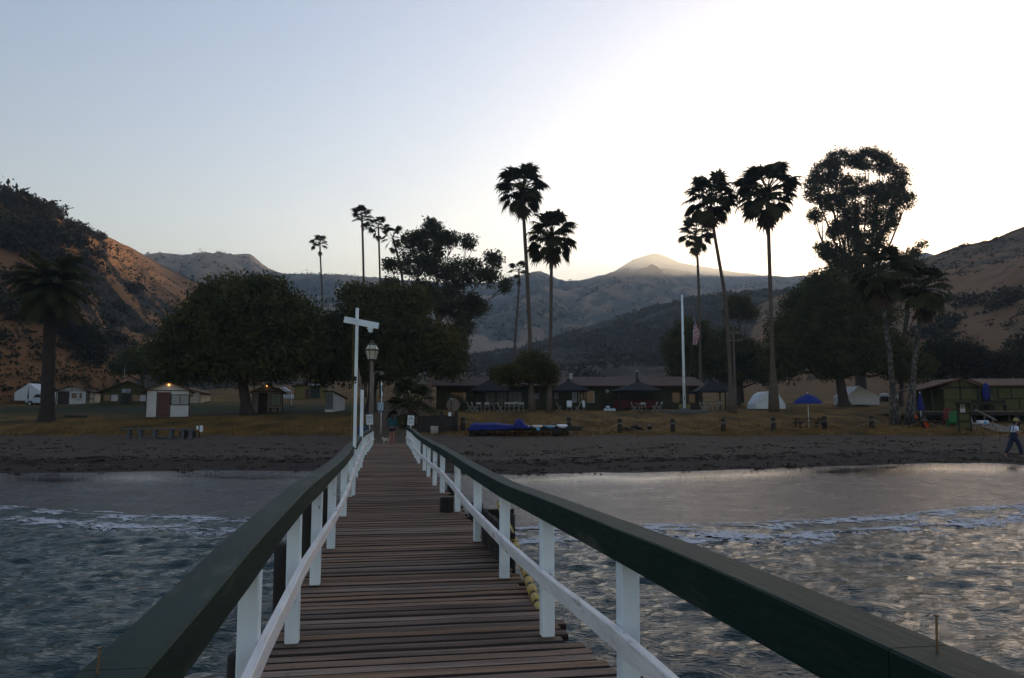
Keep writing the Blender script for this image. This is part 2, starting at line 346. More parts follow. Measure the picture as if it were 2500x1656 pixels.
hill('far_mountain_range', [(100, 700), (250, 650), (320, 632), (365, 620), (385, 618), (430, 624), (480, 623), (560, 624), (612, 622), (632, 640), (655, 657), (690, 669), (740, 668), (800, 672), (890, 676), (985, 684), (1100, 690), (1210, 690), (1250, 676), (1290, 667), (1320, 662), (1360, 680), (1385, 687), (1430, 684), (1500, 668), (1620, 655), (1700, 666), (1800, 676), (1880, 672), (1985, 684), (2100, 660), (2300, 640), (2700, 600)],
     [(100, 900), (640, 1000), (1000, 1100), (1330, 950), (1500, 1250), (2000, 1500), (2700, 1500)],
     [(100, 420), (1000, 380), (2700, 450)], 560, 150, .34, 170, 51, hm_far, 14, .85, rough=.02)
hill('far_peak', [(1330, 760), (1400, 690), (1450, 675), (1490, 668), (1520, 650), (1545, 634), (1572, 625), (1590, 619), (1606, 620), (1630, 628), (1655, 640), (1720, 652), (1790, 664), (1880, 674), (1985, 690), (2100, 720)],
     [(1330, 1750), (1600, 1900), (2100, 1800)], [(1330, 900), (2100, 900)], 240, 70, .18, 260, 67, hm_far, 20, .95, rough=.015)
# ------------------------------------------------------------------ foliage helpers
def leaves_np(cent, size, seed, flat=.0, asp=.45, jit=.4):
    g = np.random.default_rng(seed); n = len(cent)
    a = g.normal(size=(n, 3)); a[:, 2] *= (1 - flat); a /= np.linalg.norm(a, axis=1)[:, None]
    b = g.normal(size=(n, 3)); b -= (b * a).sum(1)[:, None] * a; b /= np.linalg.norm(b, axis=1)[:, None]
    s = (size * (1 + jit * g.uniform(-1, 1, n)))[:, None]
    V = np.stack([cent - a * s, cent - b * s * asp, cent + a * s, cent + b * s * asp], 1).reshape(-1, 3)
    return V, np.arange(4 * n).reshape(n, 4)
LEAF = [M('leaf_dark', (.028, .032, .009), .8, .35, .6, c2=(.105, .105, .028), trans=.2, spec=.15), M('leaf_olive', (.034, .036, .01), .8, .3, .7, c2=(.12, .112, .03), trans=.28, spec=.15),
        M('leaf_eucalyptus', (.038, .04, .015), .75, .3, .5, c2=(.09, .088, .034), trans=.3, spec=.15), M('leaf_scrub', (.018, .018, .008), .9, .3, .3, c2=(.040, .038, .017), trans=.1, spec=.1)]
BARK = M('bark', (.05, .038, .03), .9, .35, 2, bump=.8, bscale=10, stretch=(3, 3, .5))
BARKL = M('pale_bark', (.17, .11, .08), .9, .35, 1.2, bump=.5, bscale=8, stretch=(2, 2, .4))
PALMB = M('palm_bark', (.10, .078, .058), .9, .3, 5, bump=.8, bscale=9, stretch=(.3, .3, 3))
PALMS = M('palm_bark_speckled', (.035, .03, .026), .95, .4, 7, c2=(.15, .135, .115), bump=1, bscale=8, contrast=(.46, .62), stretch=(1, 1, .6))
def clumps(blobs, Y, n, cl, seed, shell=.55, depth=.9, ncl=None):
    """leaf centres: clumps spread through ellipsoids given at picture points and a distance"""
    g = np.random.default_rng(seed); k = Y / F; W = np.array([b[2] * b[3] for b in blobs]) ** .9; W = W / W.sum(); out = []; cs = []
    for b, wg in zip(blobs, W):
        c = np.array(at(b[0], b[1], Y + (b[4] if len(b) > 4 else 0))); rx, rz = max(b[2] * k * .45, b[2] * k - cl * .9), max(b[3] * k * .45, b[3] * k - cl * .7); ry = (rx * .5 + rz * .5) * depth
        nb = max(40, int(n * wg)); nc = max(4, int((ncl or 40) * wg * len(blobs) ** .3 + 4))
        d = g.normal(size=(nc, 3)); d /= np.linalg.norm(d, axis=1)[:, None]; d *= np.cbrt(g.uniform(shell ** 3, .9, (nc, 1)))
        cc = c + d * np.array([rx, ry, rz]); cs.append(c); idx = g.integers(0, nc, nb); csz = cl * g.uniform(.6, 1.35, nc)
        p = cc[idx] + np.clip(g.normal(size=(nb, 3)), -1.9, 1.9) * csz[idx][:, None] * np.array([1, 1, .75])
        out.append(p)
    return np.concatenate(out), cs
def tree(name, label, blobs, Y, base_px, n, leaf, cl, seed, mat, trunk_px=14, shell=.5, ncl=60, group=None, bark=None, limbs=True, lean=None, basepy=None, fill=0):
    base = on(base_px, basepy) if basepy else spot(base_px, Y)
    if basepy: Y = base.y
    t = thing(name, label, 'tree', base, 0, group); b = np.array(base)
    n = int(n * 2.4); leaf *= .52; ncl = int(ncl * 2.2); fill = int(fill * 1.6)
    P, cs = clumps(blobs, Y, n, cl * .72, seed, shell, ncl=ncl)
    if fill:
        Q, _ = clumps([(b_[0], b_[1], b_[2] * .8, b_[3] * .8) for b_ in blobs], Y, fill, cl * .9, seed + 5, 0.05, ncl=ncl); P = np.concatenate([P, Q * 1.0])
    P[:, 2] = np.maximum(P[:, 2], gz(P[:, 0], P[:, 1]) + .4)
    V, Fq = leaves_np(P - b, leaf, seed); link('crown', npmesh('crown', V, Fq, mat), t)
    k = Y / F; r = trunk_px * k / 2; mb = MB(); cm = np.mean(cs, axis=0) - b; g = random.Random(seed)
    top = Vector(lean) if lean else Vector((cm[0], cm[1], cm[2] * 1.0))
    mb.tube([(0, 0, -.3), (0, 0, .15), Vector((top.x * .08, 0, top.z * .12)), top * .5 + Vector((-top.x * .12, 0, 0)), top * .8, top], [r * 1.9, r * 1.45, r * 1.05, r * .85, r * .6, r * .4], 9)
    if limbs:
        for c in cs:
            e = Vector(c - b); f = g.uniform(.35, .7); s = top * f; m_ = (s + e) / 2 + Vector((g.uniform(-.4, .4), g.uniform(-.4, .4), -.1 * (e - s).length))
            mb.tube([s, m_, e], [r * .42, r * .24, r * .08], 6)
            for q in range(2):
                e2 = e + Vector((g.uniform(-1, 1), g.uniform(-1, 1), g.uniform(-.6, .8))) * (cl * 1.6); mb.tube([m_.lerp(e, .6), e2], [r * .15, r * .05], 5)
    mb.build('trunk', bark or BARK, t, True)
    return t
# ------------------------------------------------------------------ palms
FR_G = M('palm_frond_green', (.026, .029, .009), .75, .3, .8, c2=(.056, .056, .017), trans=.25, spec=.1)
FR_D = M('palm_frond_dry', (.09, .06, .035), .9, .3, .8, trans=.15)
def fan_frond(pitch, seed, droop=1.0, nseg=18):
    g = random.Random(seed); mb = MB(); L = .98; n = 5; p = Vector((0, 0, 0)); pts = [p.copy()]; a = pitch
    for i in range(n): p = p + Vector((math.cos(a), 0, math.sin(a))) * (L / n); pts.append(p.copy()); a -= .10 * droop
    mb.tube(pts, [.035, .03, .026, .022, .02, .018], 4)
    d = Vector((math.cos(a), 0, math.sin(a))); side = Vector((0, 1, 0)); nrm = d.cross(side)
    for j in range(nseg):
        th = (j / (nseg - 1) - .5) * R_(215) + g.uniform(-.05, .05); ln = (.66 + .16 * math.cos(th)) * g.uniform(.85, 1.12)
        sd_ = d * math.cos(th) + side * math.sin(th) + nrm * (.12 * abs(math.sin(th))); sd_.normalize()
        wv = sd_.cross(nrm).normalized(); q = p.copy(); row = []; v = sd_.copy(); wds = (.022, .075, .082, .034, .006); sg = 4
        for s in range(sg + 1):
            row += [q + wv * wds[s], q - wv * wds[s]]
            v = (v + Vector((0, 0, -1)) * (.05, .12, .45, .75, .8)[s] * droop * g.uniform(.6, 1.4)).normalized(); q = q + v * (ln / sg)
        mb.add(row, [(2 * s, 2 * s + 1, 2 * s + 3, 2 * s + 2) for s in range(sg)])
    return mb.mesh('frond', FR_G)
PITCH = [R_(x) for x in (84, 70, 57, 45, 33, 21, 9, -4, -18, -36)]
FAN = [[fan_frond(p, 10 * i + j, .9) for j in range(2)] for i, p in enumerate(PITCH)]
def dryf(seed):
    me = fan_frond(R_(-76), seed, .7, 11); me.materials.clear(); me.materials.append(FR_D); return me
DRY = [dryf(91), dryf(92)]
def fan_palm(label, pts, Y, rad_px, n=50, w=(9, 7), basepy=None, bark=None, dry=6, seed=1, flare=1.6, mix=(5, 7, 8, 8, 7, 4), squash=1.0, group='fan palms'):
    g = random.Random(seed)
    if basepy: Y = on(pts[-1][0], basepy).y
    base = spot(pts[-1][0], Y); k = Y / F; t = thing('fan_palm', label, 'palm tree', base, 0, group)
    T = [at(x, y, Y) - base for x, y in pts[:-1]] + [Vector((0, 0, -.2))]; m = len(T)
    fine = []; 
    for i in range(m - 1):
        for s in range(5):
            fine.append(T[i].lerp(T[i + 1], s / 5))
    fine.append(T[-1]); nn = len(fine)
    for it in range(3): fine = [fine[0]] + [(fine[i - 1] + fine[i] * 2 + fine[i + 1]) / 4 for i in range(1, nn - 1)] + [fine[-1]]
    rr = [(w[1] + (w[0] - w[1]) * i / (nn - 1)) * k / 2 for i in range(nn)]; rr[-1] *= flare * 1.15; rr[-2] *= flare; rr[-3] *= 1 + (flare - 1) * .4; rr[0] *= .8
    mb = MB(); mb.tube(fine, rr, 10); mb.build('trunk', bark or PALMB, t, True)
    top = fine[0]; S = rad_px * k / 1.38; cum = np.cumsum(np.array(mix, float) / sum(mix))
    for j in range(n):
        u = (j + .5) / n; c6 = int(np.searchsorted(cum, u)); lo = cum[c6 - 1] if c6 else 0; c = min(9, int((c6 + (u - lo) / (cum[c6] - lo)) / 6 * 10))
        o = link('frond', FAN[c][g.randrange(2)], t); o.location = top + Vector((0, 0, (.10 - .028 * c) * S)); s = S * g.uniform(.8, 1.12)
        o.rotation_euler = (g.uniform(-.35, .35), g.uniform(-.16, .16), j * 2.39996 + g.uniform(-.35, .35)); o.scale = (s, s, s * squash)
    for j in range(dry):
        o = link('frond', DRY[j % 2], t, 'dry brown frond hanging down' if j == 0 else 'dry brown frond hanging down'); o.location = top + Vector((0, 0, -.35 * S)); s = S * g.uniform(.7, 1.0)
        o.rotation_euler = (0, g.uniform(-.1, .2), 6.283 * (j + g.uniform(-.3, .3)) / max(1, dry)); o.scale = (s, s, s)
    return t
# ================================================================== TREES
tree('broadleaf_tree', 'huge dark round-crowned tree standing between the two cabins with glowing lamps',
     [(600, 765, 150, 88), (505, 805, 100, 72), (700, 800, 85, 92), (462, 850, 72, 78), (738, 850, 48, 74), (600, 870, 165, 72), (560, 722, 86, 46), (640, 722, 76, 44), (425, 890, 46, 52), (400, 850, 20, 30)], 80, 603, 30000, .34, 1.0, 3, LEAF[0], 26, .75, 160, basepy=1012, fill=9000)
tree('broadleaf_tree', 'wide dark tree behind the white pole, street lamp and pier end', [(878, 780, 72, 62), (815, 835, 58, 72), (965, 805, 105, 80), (1060, 850, 72, 66), (905, 885, 135, 58), (862, 716, 26, 16), (905, 735, 55, 36), (1098, 885, 44, 44), (790, 900, 40, 40), (990, 740, 70, 40)], 74, 905, 26000, .33, .9, 4, LEAF[1], 22, .7, 150, basepy=1004, fill=7000)
tree('eucalyptus_tree', 'tall open eucalyptus with pale trunk rising behind the wide dark tree', [(1059, 548, 30, 20), (1016, 592, 45, 36), (1058, 590, 48, 46), (1100, 580, 36, 22), (1142, 592, 22, 22), (1012, 645, 55, 36), (1070, 650, 55, 42), (1130, 668, 62, 44), (1206, 634, 27, 28), (1184, 676, 46, 28), (1232, 698, 18, 22), (952, 650, 20, 24), (956, 692, 24, 24), (1100, 735, 78, 48), (1162, 745, 34, 34), (1118, 825, 36, 46), (1134, 785, 34, 34), (1030, 720, 50, 40)], 98, 1045, 17000, .34, .62, 5, LEAF[2], 15, .35, 110, bark=BARKL)
tree('small_tree', 'low bushy tree in front of the red-roofed restaurant below the two tall palms', [(1290, 905, 58, 33), (1238, 917, 42, 22), (1338, 915, 26, 34), (1300, 880, 36, 22)], 68, 1298, 9000, .24, .5, 6, LEAF[1], 10, .5, 60, basepy=1006)
tree('eucalyptus_tree', 'tall eucalyptus full of sky gaps, tallest tree on the shore, beside the sun glow', [(2124, 388, 58, 32), (2050, 392, 42, 30), (2015, 424, 42, 38), (1987, 460, 24, 48), (2193, 440, 28, 42), (2160, 405, 30, 26), (2079, 455, 55, 36), (2180, 482, 42, 44), (2216, 490, 13, 26), (1989, 528, 22, 20), (2030, 492, 40, 32), (2095, 520, 62, 36), (2055, 562, 42, 32), (2157, 543, 42, 36), (2012, 608, 28, 22), (2068, 620, 66, 34), (2120, 585, 50, 34), (2060, 655, 50, 28), (2140, 470, 30, 30)], 88, 2103, 30000, .30, .62, 7, LEAF[2], 24, .5, 165, basepy=990)
tree('eucalyptus_tree', 'slender eucalyptus top peeping out between the right hill and the palms', [(2250, 598, 9, 10), (2232, 618, 20, 13), (2205, 640, 34, 26), (2222, 660, 40, 30)], 96, 2200, 2600, .28, .5, 8, LEAF[2], 9, .4, 40)
tree('broadleaf_tree', 'massive dark tree under the tallest eucalyptus on the right', [(2000, 745, 92, 66), (1950, 822, 86, 76), (2095, 770, 100, 100), (2060, 862, 135, 66), (1905, 885, 52, 48), (2015, 694, 52, 34), (2170, 860, 60, 60), (2220, 900, 60, 40)], 92, 2062, 30000, .36, 1.0, 9, LEAF[0], 24, .7, 150, fill=9000, lean=(-1.0, 0, 6.5))
tree('small_tree', 'flat-topped small tree standing behind the leaning palm trunks', [(1801, 736, 36, 17), (1828, 762, 24, 18), (1785, 760, 20, 18)], 112, 1812, 3200, .32, .55, 10, LEAF[1], 9, .5, 40)
tree('broadleaf_tree', 'dark tree behind the flagpole and hanging flag', [(1690, 812, 46, 42), (1652, 852, 32, 56), (1705, 880, 52, 46), (1668, 905, 40, 30)], 108, 1690, 9000, .36, .8, 11, LEAF[0], 14, .6, 70, fill=2500)
tree('broadleaf_tree', 'dark tree behind the wooden utility pole', [(1770, 855, 58, 56), (1830, 872, 50, 52), (1790, 905, 60, 36), (1870, 905, 40, 40)], 106, 1800, 9000, .36, .8, 12, LEAF[0], 14, .6, 70, fill=2500)
tree('broadleaf_tree', 'dark scrubby tree behind the green hut with the gable roof', [(2330, 868, 84, 46), (2280, 890, 50, 40), (2390, 890, 50, 36)], 98, 2330, 8000, .36, .8, 13, LEAF[3], 12, .6, 70, fill=2500)
tree('broadleaf_tree', 'low dark tree rising over the hut roof at the far right', [(2460, 892, 60, 34), (2520, 880, 60, 44)], 96, 2470, 5000, .36, .8, 14, LEAF[3], 12, .6, 60, fill=1500)
tree('broadleaf_tree', 'dark tree on the slope above the small white cabin', [(170, 820, 74, 48), (225, 850, 50, 40), (110, 850, 50, 46)], 118, 170, 6000, .42, 1.0, 15, LEAF[3], 14, .6, 60, fill=1500)
tree('broadleaf_tree', 'low dark tree behind the olive cabin with the sign', [(345, 880, 60, 36), (300, 895, 36, 28), (395, 885, 36, 34)], 112, 345, 5000, .36, .8, 16, LEAF[0], 12, .6, 50, fill=1500)
G4 = None
fan_palm('solitary thin palm with tiny crown, left of the white pole', [(781, 596), (783, 650), (788, 740), (788, 960)], 112, 23, 18, (4.6, 3.8), seed=21, dry=1, mix=(4, 5, 5, 4, 2, 0), group=G4)
fan_palm('tallest of the three palms above the street lamp', [(884, 536), (886, 600), (888, 690), (890, 960)], 106, 30, 22, (6, 5), seed=22, dry=1, mix=(4, 6, 6, 4, 1, 0), group=G4)
fan_palm('middle palm of the trio above the street lamp, with a ragged crown', [(924, 556), (926, 620), (928, 690), (930, 960)], 104, 27, 18, (5, 4.4), seed=23, dry=3, mix=(4, 4, 4, 5, 3, 1), group=G4)
fan_palm('leaning palm with a wind-torn crown beside the eucalyptus', [(959, 582), (966, 606), (978, 650), (987, 720), (990, 960)], 102, 31, 13, (6.5, 5), seed=24, dry=3, mix=(5, 3, 3, 4, 3, 2), group=G4)
fan_palm('tallest palm in the centre with a full round crown', [(1276, 462), (1279, 540), (1288, 690), (1295, 850), (1299, 1006)], 70, 60, 44, (11, 7.5), basepy=1006, seed=25, dry=6, group=G4)
fan_palm('short thin palm half hidden behind the tallest central palm', [(1267, 664), (1266, 720), (1260, 800), (1252, 900), (1250, 960)], 104, 26, 15, (5.5, 4.6), seed=26, dry=2, mix=(4, 5, 5, 4, 2, 0), group=G4)
fan_palm('bushy palm just right of the tallest central palm', [(1348, 576), (1346, 660), (1345, 800), (1340, 1006)], 70, 60, 44, (9, 7.2), basepy=1006, seed=27, dry=8, group=G4)
fan_palm('lowest palm of the trio beside the flagpole', [(1697, 572), (1704, 640), (1708, 790), (1712, 960)], 98, 42, 30, (6.5, 6), seed=28, dry=4, group=G4)
fan_palm('curved leaning palm right of the flagpole', [(1734, 486), (1742, 560), (1756, 640), (1772, 730), (1780, 860), (1788, 1008)], 66, 61, 44, (10, 7.5), basepy=1008, seed=29, dry=7, flare=2.1, group=G4)
fan_palm('straight palm with the widest crown, in front of the white dome tent', [(1873, 470), (1876, 560), (1883, 780), (1890, 1006)], 64, 75, 46, (11, 8.5), basepy=1006, seed=30, dry=8, flare=2.3, group=G4)
fan_palm('shaggy palm with speckled trunk, the nearer to the tall eucalyptus', [(2148, 665), (2160, 780), (2172, 860), (2186, 1037)], 54, 66, 40, (13, 12), basepy=1037, seed=31, dry=16, bark=PALMS, flare=1.9, mix=(4, 6, 7, 8, 8, 8), group=G4)
fan_palm('shaggy palm with speckled trunk, the nearer to the right hill', [(2254, 705), (2244, 790), (2235, 860), (2219, 1037)], 54, 62, 40, (13, 12), basepy=1037, seed=32, dry=16, bark=PALMS, flare=1.9, mix=(4, 6, 7, 8, 8, 8), group=G4)
fan_palm('low stemless palm bush right of the pier end', [(1003, 985), (1003, 1040)], 48, 62, 30, (16, 16), basepy=1040, seed=33, dry=6, mix=(6, 8, 8, 8, 6, 2), group=G4)
def pinnate(pitch, seed, droop):
    g = random.Random(seed); mb = MB(); p = Vector((0, 0, 0)); a = pitch; pts = [p.copy()]; n = 14
    for i in range(n):
        p = p + Vector((math.cos(a), 0, math.sin(a))) / n; pts.append(p.copy()); a -= droop / n * (.5 + i / n)
    mb.tube(pts, [.016 * (1 - .8 * i / n) for i in range(n + 1)], 4)
    for i in range(2, n * 2):
        f = i / 2; k0 = min(int(f), n - 1); q = pts[k0].lerp(pts[k0 + 1], f - k0); d = (pts[k0 + 1] - pts[k0]).normalized(); ln = .26 * math.sin(math.pi * min(.97, (.12 + .86 * f / n))) + .04
        for s in (-1, 1):
            v = (d * .55 + Vector((0, s, 0)) * .8 + Vector((0, 0, -.25 - g.random() * .25))).normalized(); e = q + v * ln; m_ = q + v * ln * .5; m_.z += .01; wv = d * .014
            mb.add([q - wv, q + wv, m_ + wv * 1.2, m_ - wv * 1.2, e], [(0, 1, 2, 3), (3, 2, 4)])
    return mb.mesh('frond', FR_G)
PIN = [pinnate(R_(a), i, d) for i, (a, d) in enumerate([(75, 1.5), (50, 1.7), (25, 1.6), (0, 1.3), (-28, .9)])]
b0 = on(113, 1030); kd = b0.y / F
t = thing('date_palm', 'thick-trunked date palm with long feathery fronds at the left', 'palm tree', b0)
tp = at(126, 700, b0.y) - b0
MB().tube([(0, 0, -.2), (0, 0, .2), (.02, 0, 1), tp * .5, tp * .85, tp * .93, tp], [k * kd for k in (26, 20, 15.5, 14, 14.5, 24, 16)], 12)  .build('trunk', M('date_palm_bark', (.035, .027, .021), .95, .3, 4, bump=1, bscale=7), t, True)
for c, q in enumerate((7, 12, 13, 13, 12)):
    for j in range(q):
        o = link('frond', PIN[c], t); s = 118 * kd * random.uniform(.85, 1.08); o.scale = (s, s, s); o.location = tp + Vector((0, 0, .2 - .12 * c)); o.rotation_euler = (random.uniform(-.3, .3), random.uniform(-.1, .1), 6.283 * (j + random.uniform(-.35, .35)) / q + c)
ORD = 'first second third fourth fifth sixth seventh eighth ninth tenth eleventh twelfth thirteenth fourteenth fifteenth sixteenth'.split()
def ordinal_labels(items):
    d = {}
    for o, lab, px in items: d.setdefault(lab, []).append((px, o))
    for lab, L in d.items():
        L.sort(key=lambda q: q[0])
        for i, (px, o) in enumerate(L): o['label'] = lab if len(L) == 1 else lab + ', ' + (ORD[i] if i < 16 else 'last') + ' from the left'
def near_(px, marks):
    for m, t_ in marks:
        if px < m: return t_
    return marks[-1][1]
LM = [(70, 'above the far-left tent'), (150, 'behind the date palm'), (250, 'above the timbered cabin'), (360, 'above the olive cabin'), (9999, 'above the lamp-lit cabin')]
SHL = []
# ------------------------------------------------------------------ shrubs on the hills
def shrub_mesh(seed, n=260):
    g = np.random.default_rng(seed); nc = 9; cc = g.normal(size=(nc, 3)); cc /= np.linalg.norm(cc, axis=1)[:, None]; cc *= np.array([.65, .65, .42]); cc[:, 2] = np.abs(cc[:, 2]) * .9 + .12
    p = cc[g.integers(0, nc, n)] + g.normal(size=(n, 3)) * .2; p[:, 2] = np.maximum(p[:, 2], -.05)
    V, Fq = leaves_np(p, .13, seed); return npmesh('shrub', V, Fq, LEAF[3])
SHR = [shrub_mesh(i) for i in range(200, 205)]
def shrub(hn, px, t, s, label, group):
    X, Y, Z, PX, nr, RV = HILL[hn]; j = int(np.argmin(np.abs(PX - px))); i = min(int(t * (nr - 1)), X.shape[0] - 1)
    o = link('hillside_shrub', random.choice(SHR)); o.location = (X[i, j], Y[i, j], Z[i, j] - .15 * s); o.scale = (s * random.uniform(.85, 1.2), s * random.uniform(.85, 1.2), s * random.uniform(.8, 1.15)); o.rotation_euler = (0, 0, random.uniform(0, 6.28))
    lv = 'skyline' if t > .94 else 'upper slope' if t > .6 else 'middle slope' if t > .3 else 'foot'
    if group:
        hl = {'left_hill': 'left hill', 'right_hill': 'right hill', 'middle_hill': 'dark middle ridge'}[hn]; lab = ('large' if s > 3.4 else 'small' if s < 2.1 else 'mid-sized') + ' dark bush, ' + lv + ' of ' + hl + (' ' + near_(px, LM) if hn == 'left_hill' else '')
        SHL.append((o, lab, px))
    return tag(o, label, 'shrub', group)
for px in list(range(4, 118, 9)) + [128, 133, 160, 172] + list(range(176, 256, 7)):
    shrub('left_hill', px, .985 + random.uniform(-.03, .01), random.uniform(1.5, 2.9), 'dark shrub on the skyline of the steep left hill', 'shrubs along the left hill crest')
shrub('left_hill', 127, .985, 4.2, 'largest dark bush standing up from the left hill skyline', None)
for k in range(26):
    shrub('left_hill', random.uniform(-10, 235), random.uniform(.6, .93), random.uniform(3, 6.5), 'large dark bush in the shaded upper slope of the left hill', 'bushes on the upper left slope')
for k in range(30):
    shrub('left_hill', random.uniform(-30, 420), random.uniform(.1, .6), random.uniform(1.3, 3.8), 'dark bush on the dry grass slope of the left hill', 'bushes on the left slope')
for px in (2352, 2360, 2410, 2425, 2432): shrub('right_hill', px, .99, random.uniform(1.3, 2.2), 'small bush on the glowing skyline of the right hill', 'shrubs on the right hill crest')
for k in range(22): shrub('right_hill', random.uniform(2230, 2520), random.uniform(.05, .4), random.uniform(2, 4.2), 'dark bush low on the right hill', 'bushes on the right slope')
for k in range(20): shrub('middle_hill', random.uniform(1500, 1900), .99, random.uniform(1.2, 2.6), 'small tree-like bush along the dark middle ridge', 'bushes on the middle ridge')
ordinal_labels(SHL)
def scrub(hn, n, smin, smax, seed, tr, pr, thr=.5):
    X, Y, Z, PX, nr, RV = HILL[hn]; g = np.random.default_rng(seed); i = g.integers(int(tr[0] * nr), int(tr[1] * nr), n); jj = np.where((PX > pr[0]) & (PX < pr[1]))[0]; j = g.choice(jj, n)
    c = np.stack([X[i, j], Y[i, j], Z[i, j]], 1); keep = fbm(c[:, 0] / 22, c[:, 1] / 22, seed, 3) + (.64 - RV[i, j]) * .7 > thr; c = c[keep]; s = g.uniform(smin, smax, len(c)); m = 12
    p = (c[:, None, :] + g.normal(size=(len(c), m, 3)) * (s[:, None, None] * np.array([.5, .5, .3])) + s[:, None, None] * np.array([0, 0, .15])).reshape(-1, 3)
    V, Fq = leaves_np(p, np.repeat(s * .33, m), seed); o = link('hill_scrub', npmesh('hill_scrub', V, Fq, LEAF[3])); o['kind'] = 'stuff'; return o
scrub('left_hill', 3400, .4, 1.3, 301, (.01, .9), (-300, 560), .46)
scrub('right_hill', 1400, .4, 1.3, 302, (.03, 1), (2150, 3000), .45)
scrub('middle_hill', 6500, .8, 2.2, 303, (.05, 1), (1050, 2100), .38)
scrub('far_mountain_range', 7000, 1.4, 4.2, 304, (.02, .97), (250, 2050), .52)
# mast on the peak
pk = HILL['far_peak']; j = int(np.argmin(np.abs(pk[3] - 1597))); i = pk[4] - 1; pz = Vector((pk[0][i, j], pk[1][i, j], pk[2][i, j]))
t = thing('radio_mast', 'thin radio mast on the glowing far peak', 'mast', pz)
MB().tube([(0, 0, -2), (0, 0, 17)], [.9, .5], 6).build('pole', GREYM, t)
MB().beam((-1.8, 0, 11), (1.8, 0, 11), .5, .5).beam((-1.3, 0, 14), (1.3, 0, 14), .4, .4).build('crossbar', GREYM, t)
# ================================================================== WATER
def waves(X, Y):
    g = np.random.default_rng(5); Z = np.zeros_like(X); D = np.zeros_like(X)
    for k in range(64):
        lam = .20 * (14) ** (k / 63.); th = g.normal(0, .36) + R_(-6); kx, ky = math.sin(th), math.cos(th); a = .0075 * lam ** .55 * (1.15 if lam < .8 else .55)
        ph = 2 * math.pi * (X * kx + Y * ky) / lam + g.uniform(0, 6.28); pk_ = .65 + .7 * vnoise(X / (lam * 5) + k, Y / (lam * 3.5), 70 + k)
        s = np.sin(ph); Z += 1.0 * a * pk_ * (s + .28 * np.cos(2 * ph))
    return Z
xs = cat([-np.geomspace(1500, 31, 22), np.arange(-30, 30.05, .11), np.geomspace(31, 1500, 22)])
ys = cat([-np.geomspace(1500, 4, 20), np.arange(-2, 2, .5), np.arange(2, 32, .10), np.arange(32, 70, 1.)])
Xw, Yw, Fw = grid(xs, ys)
dep = ip(Xw, YW) - Yw
amp = np.clip(dep / 5 + .12, .05, 1) * ((np.abs(Xw) < 31) & (Yw > -3))
Zw = waves(Xw, Yw) * amp
bw = (fbm(Xw / 3.0, Yw * 0, 81, 3) - .5) * 1.6
Zw += .10 * np.exp(-((dep - 1.0 + bw * .7) / .42) ** 2) + .05 * np.exp(-((dep - 2.9 + bw) / .6) ** 2)
Zw = np.where(dep < -.6, -.12, Zw)
def water_mat():
    m = bpy.data.materials.new('sea_water'); m.use_nodes = True; t = m.node_tree; b = t.nodes['Principled BSDF']
    b.inputs['Base Color'].default_value = (.004, .026, .024, 1); b.inputs['Roughness'].default_value = .07; b.inputs['IOR'].default_value = 1.33; b.inputs['Specular IOR Level'].default_value = .5
    tc = t.nodes.new('ShaderNodeTexCoord'); mp = t.nodes.new('ShaderNodeMapping'); mp.inputs['Scale'].default_value = (.5, 1.5, 1); lk(t, tc.outputs['Object'], mp.inputs[0])
    n = t.nodes.new('ShaderNodeTexNoise'); n.inputs['Scale'].default_value = 11; n.inputs['Detail'].default_value = 6; n.inputs['Distortion'].default_value = .9; lk(t, mp.outputs[0], n.inputs['Vector'])
    bp = t.nodes.new('ShaderNodeBump'); bp.inputs['Strength'].default_value = .8; bp.inputs['Distance'].default_value = .04; lk(t, n.outputs['Fac'], bp.inputs['Height']); lk(t, bp.outputs[0], b.inputs['Normal'])
    return m
struct(link('sea_water', npmesh('sea_water', np.stack([Xw, Yw, Zw], 1), Fw, water_mat(), True)))
# surf foam: real little sheets of froth along the water's edge
u_ = np.arange(-30, 30, .075); v_ = np.arange(-.5, 5.2, .05)
Uf, Vf, Ff = grid(u_, v_)
Yf = ip(Uf, YW) - Vf; bwf = (fbm(Uf / 3.0, Yf * 0, 81, 3) - .5) * 1.6
lace = ridged(Uf / .9 + .4 * fbm(Uf * 2, Yf * 2, 2), Yf / .45, 91, 4); big = fbm(Uf / 2.5, Yf / 1.2, 95, 3)
band = np.maximum(np.exp(-((Vf - .9 + bwf * .7) / .6) ** 2), .8 * np.exp(-((Vf - 2.5 + bwf) / 1.0) ** 2)) ; band = np.maximum(band, .75 * np.exp(-((Vf + .05 + .25 * bwf) / .12) ** 2))
fo = band * .70 + (lace - .5) * .95 + (big - .5) * .55 + .06 * np.clip(Uf / 15, -.5, 1) + .05
depf = Vf; Zf = waves(Uf, Yf) * np.clip(depf / 5 + .12, .05, 1) + .10 * np.exp(-((depf - 1.0 + bwf * .7) / .42) ** 2) + .05 * np.exp(-((depf - 2.9 + bwf) / .6) ** 2)
Zf = np.maximum(Zf, gz(Uf, Yf)) + .012 + .05 * np.clip(fo - .55, 0, .5) * vnoise(Uf * 9, Yf * 9, 4)
keep = (fo[Ff].mean(1) > .46)
Ff = Ff[keep]; used = np.unique(Ff); mp_ = np.zeros(len(Uf), int); mp_[used] = np.arange(len(used))
FOAM = M('surf_foam', (.50, .50, .52), .7, .15, 12, bump=.8, bscale=25)
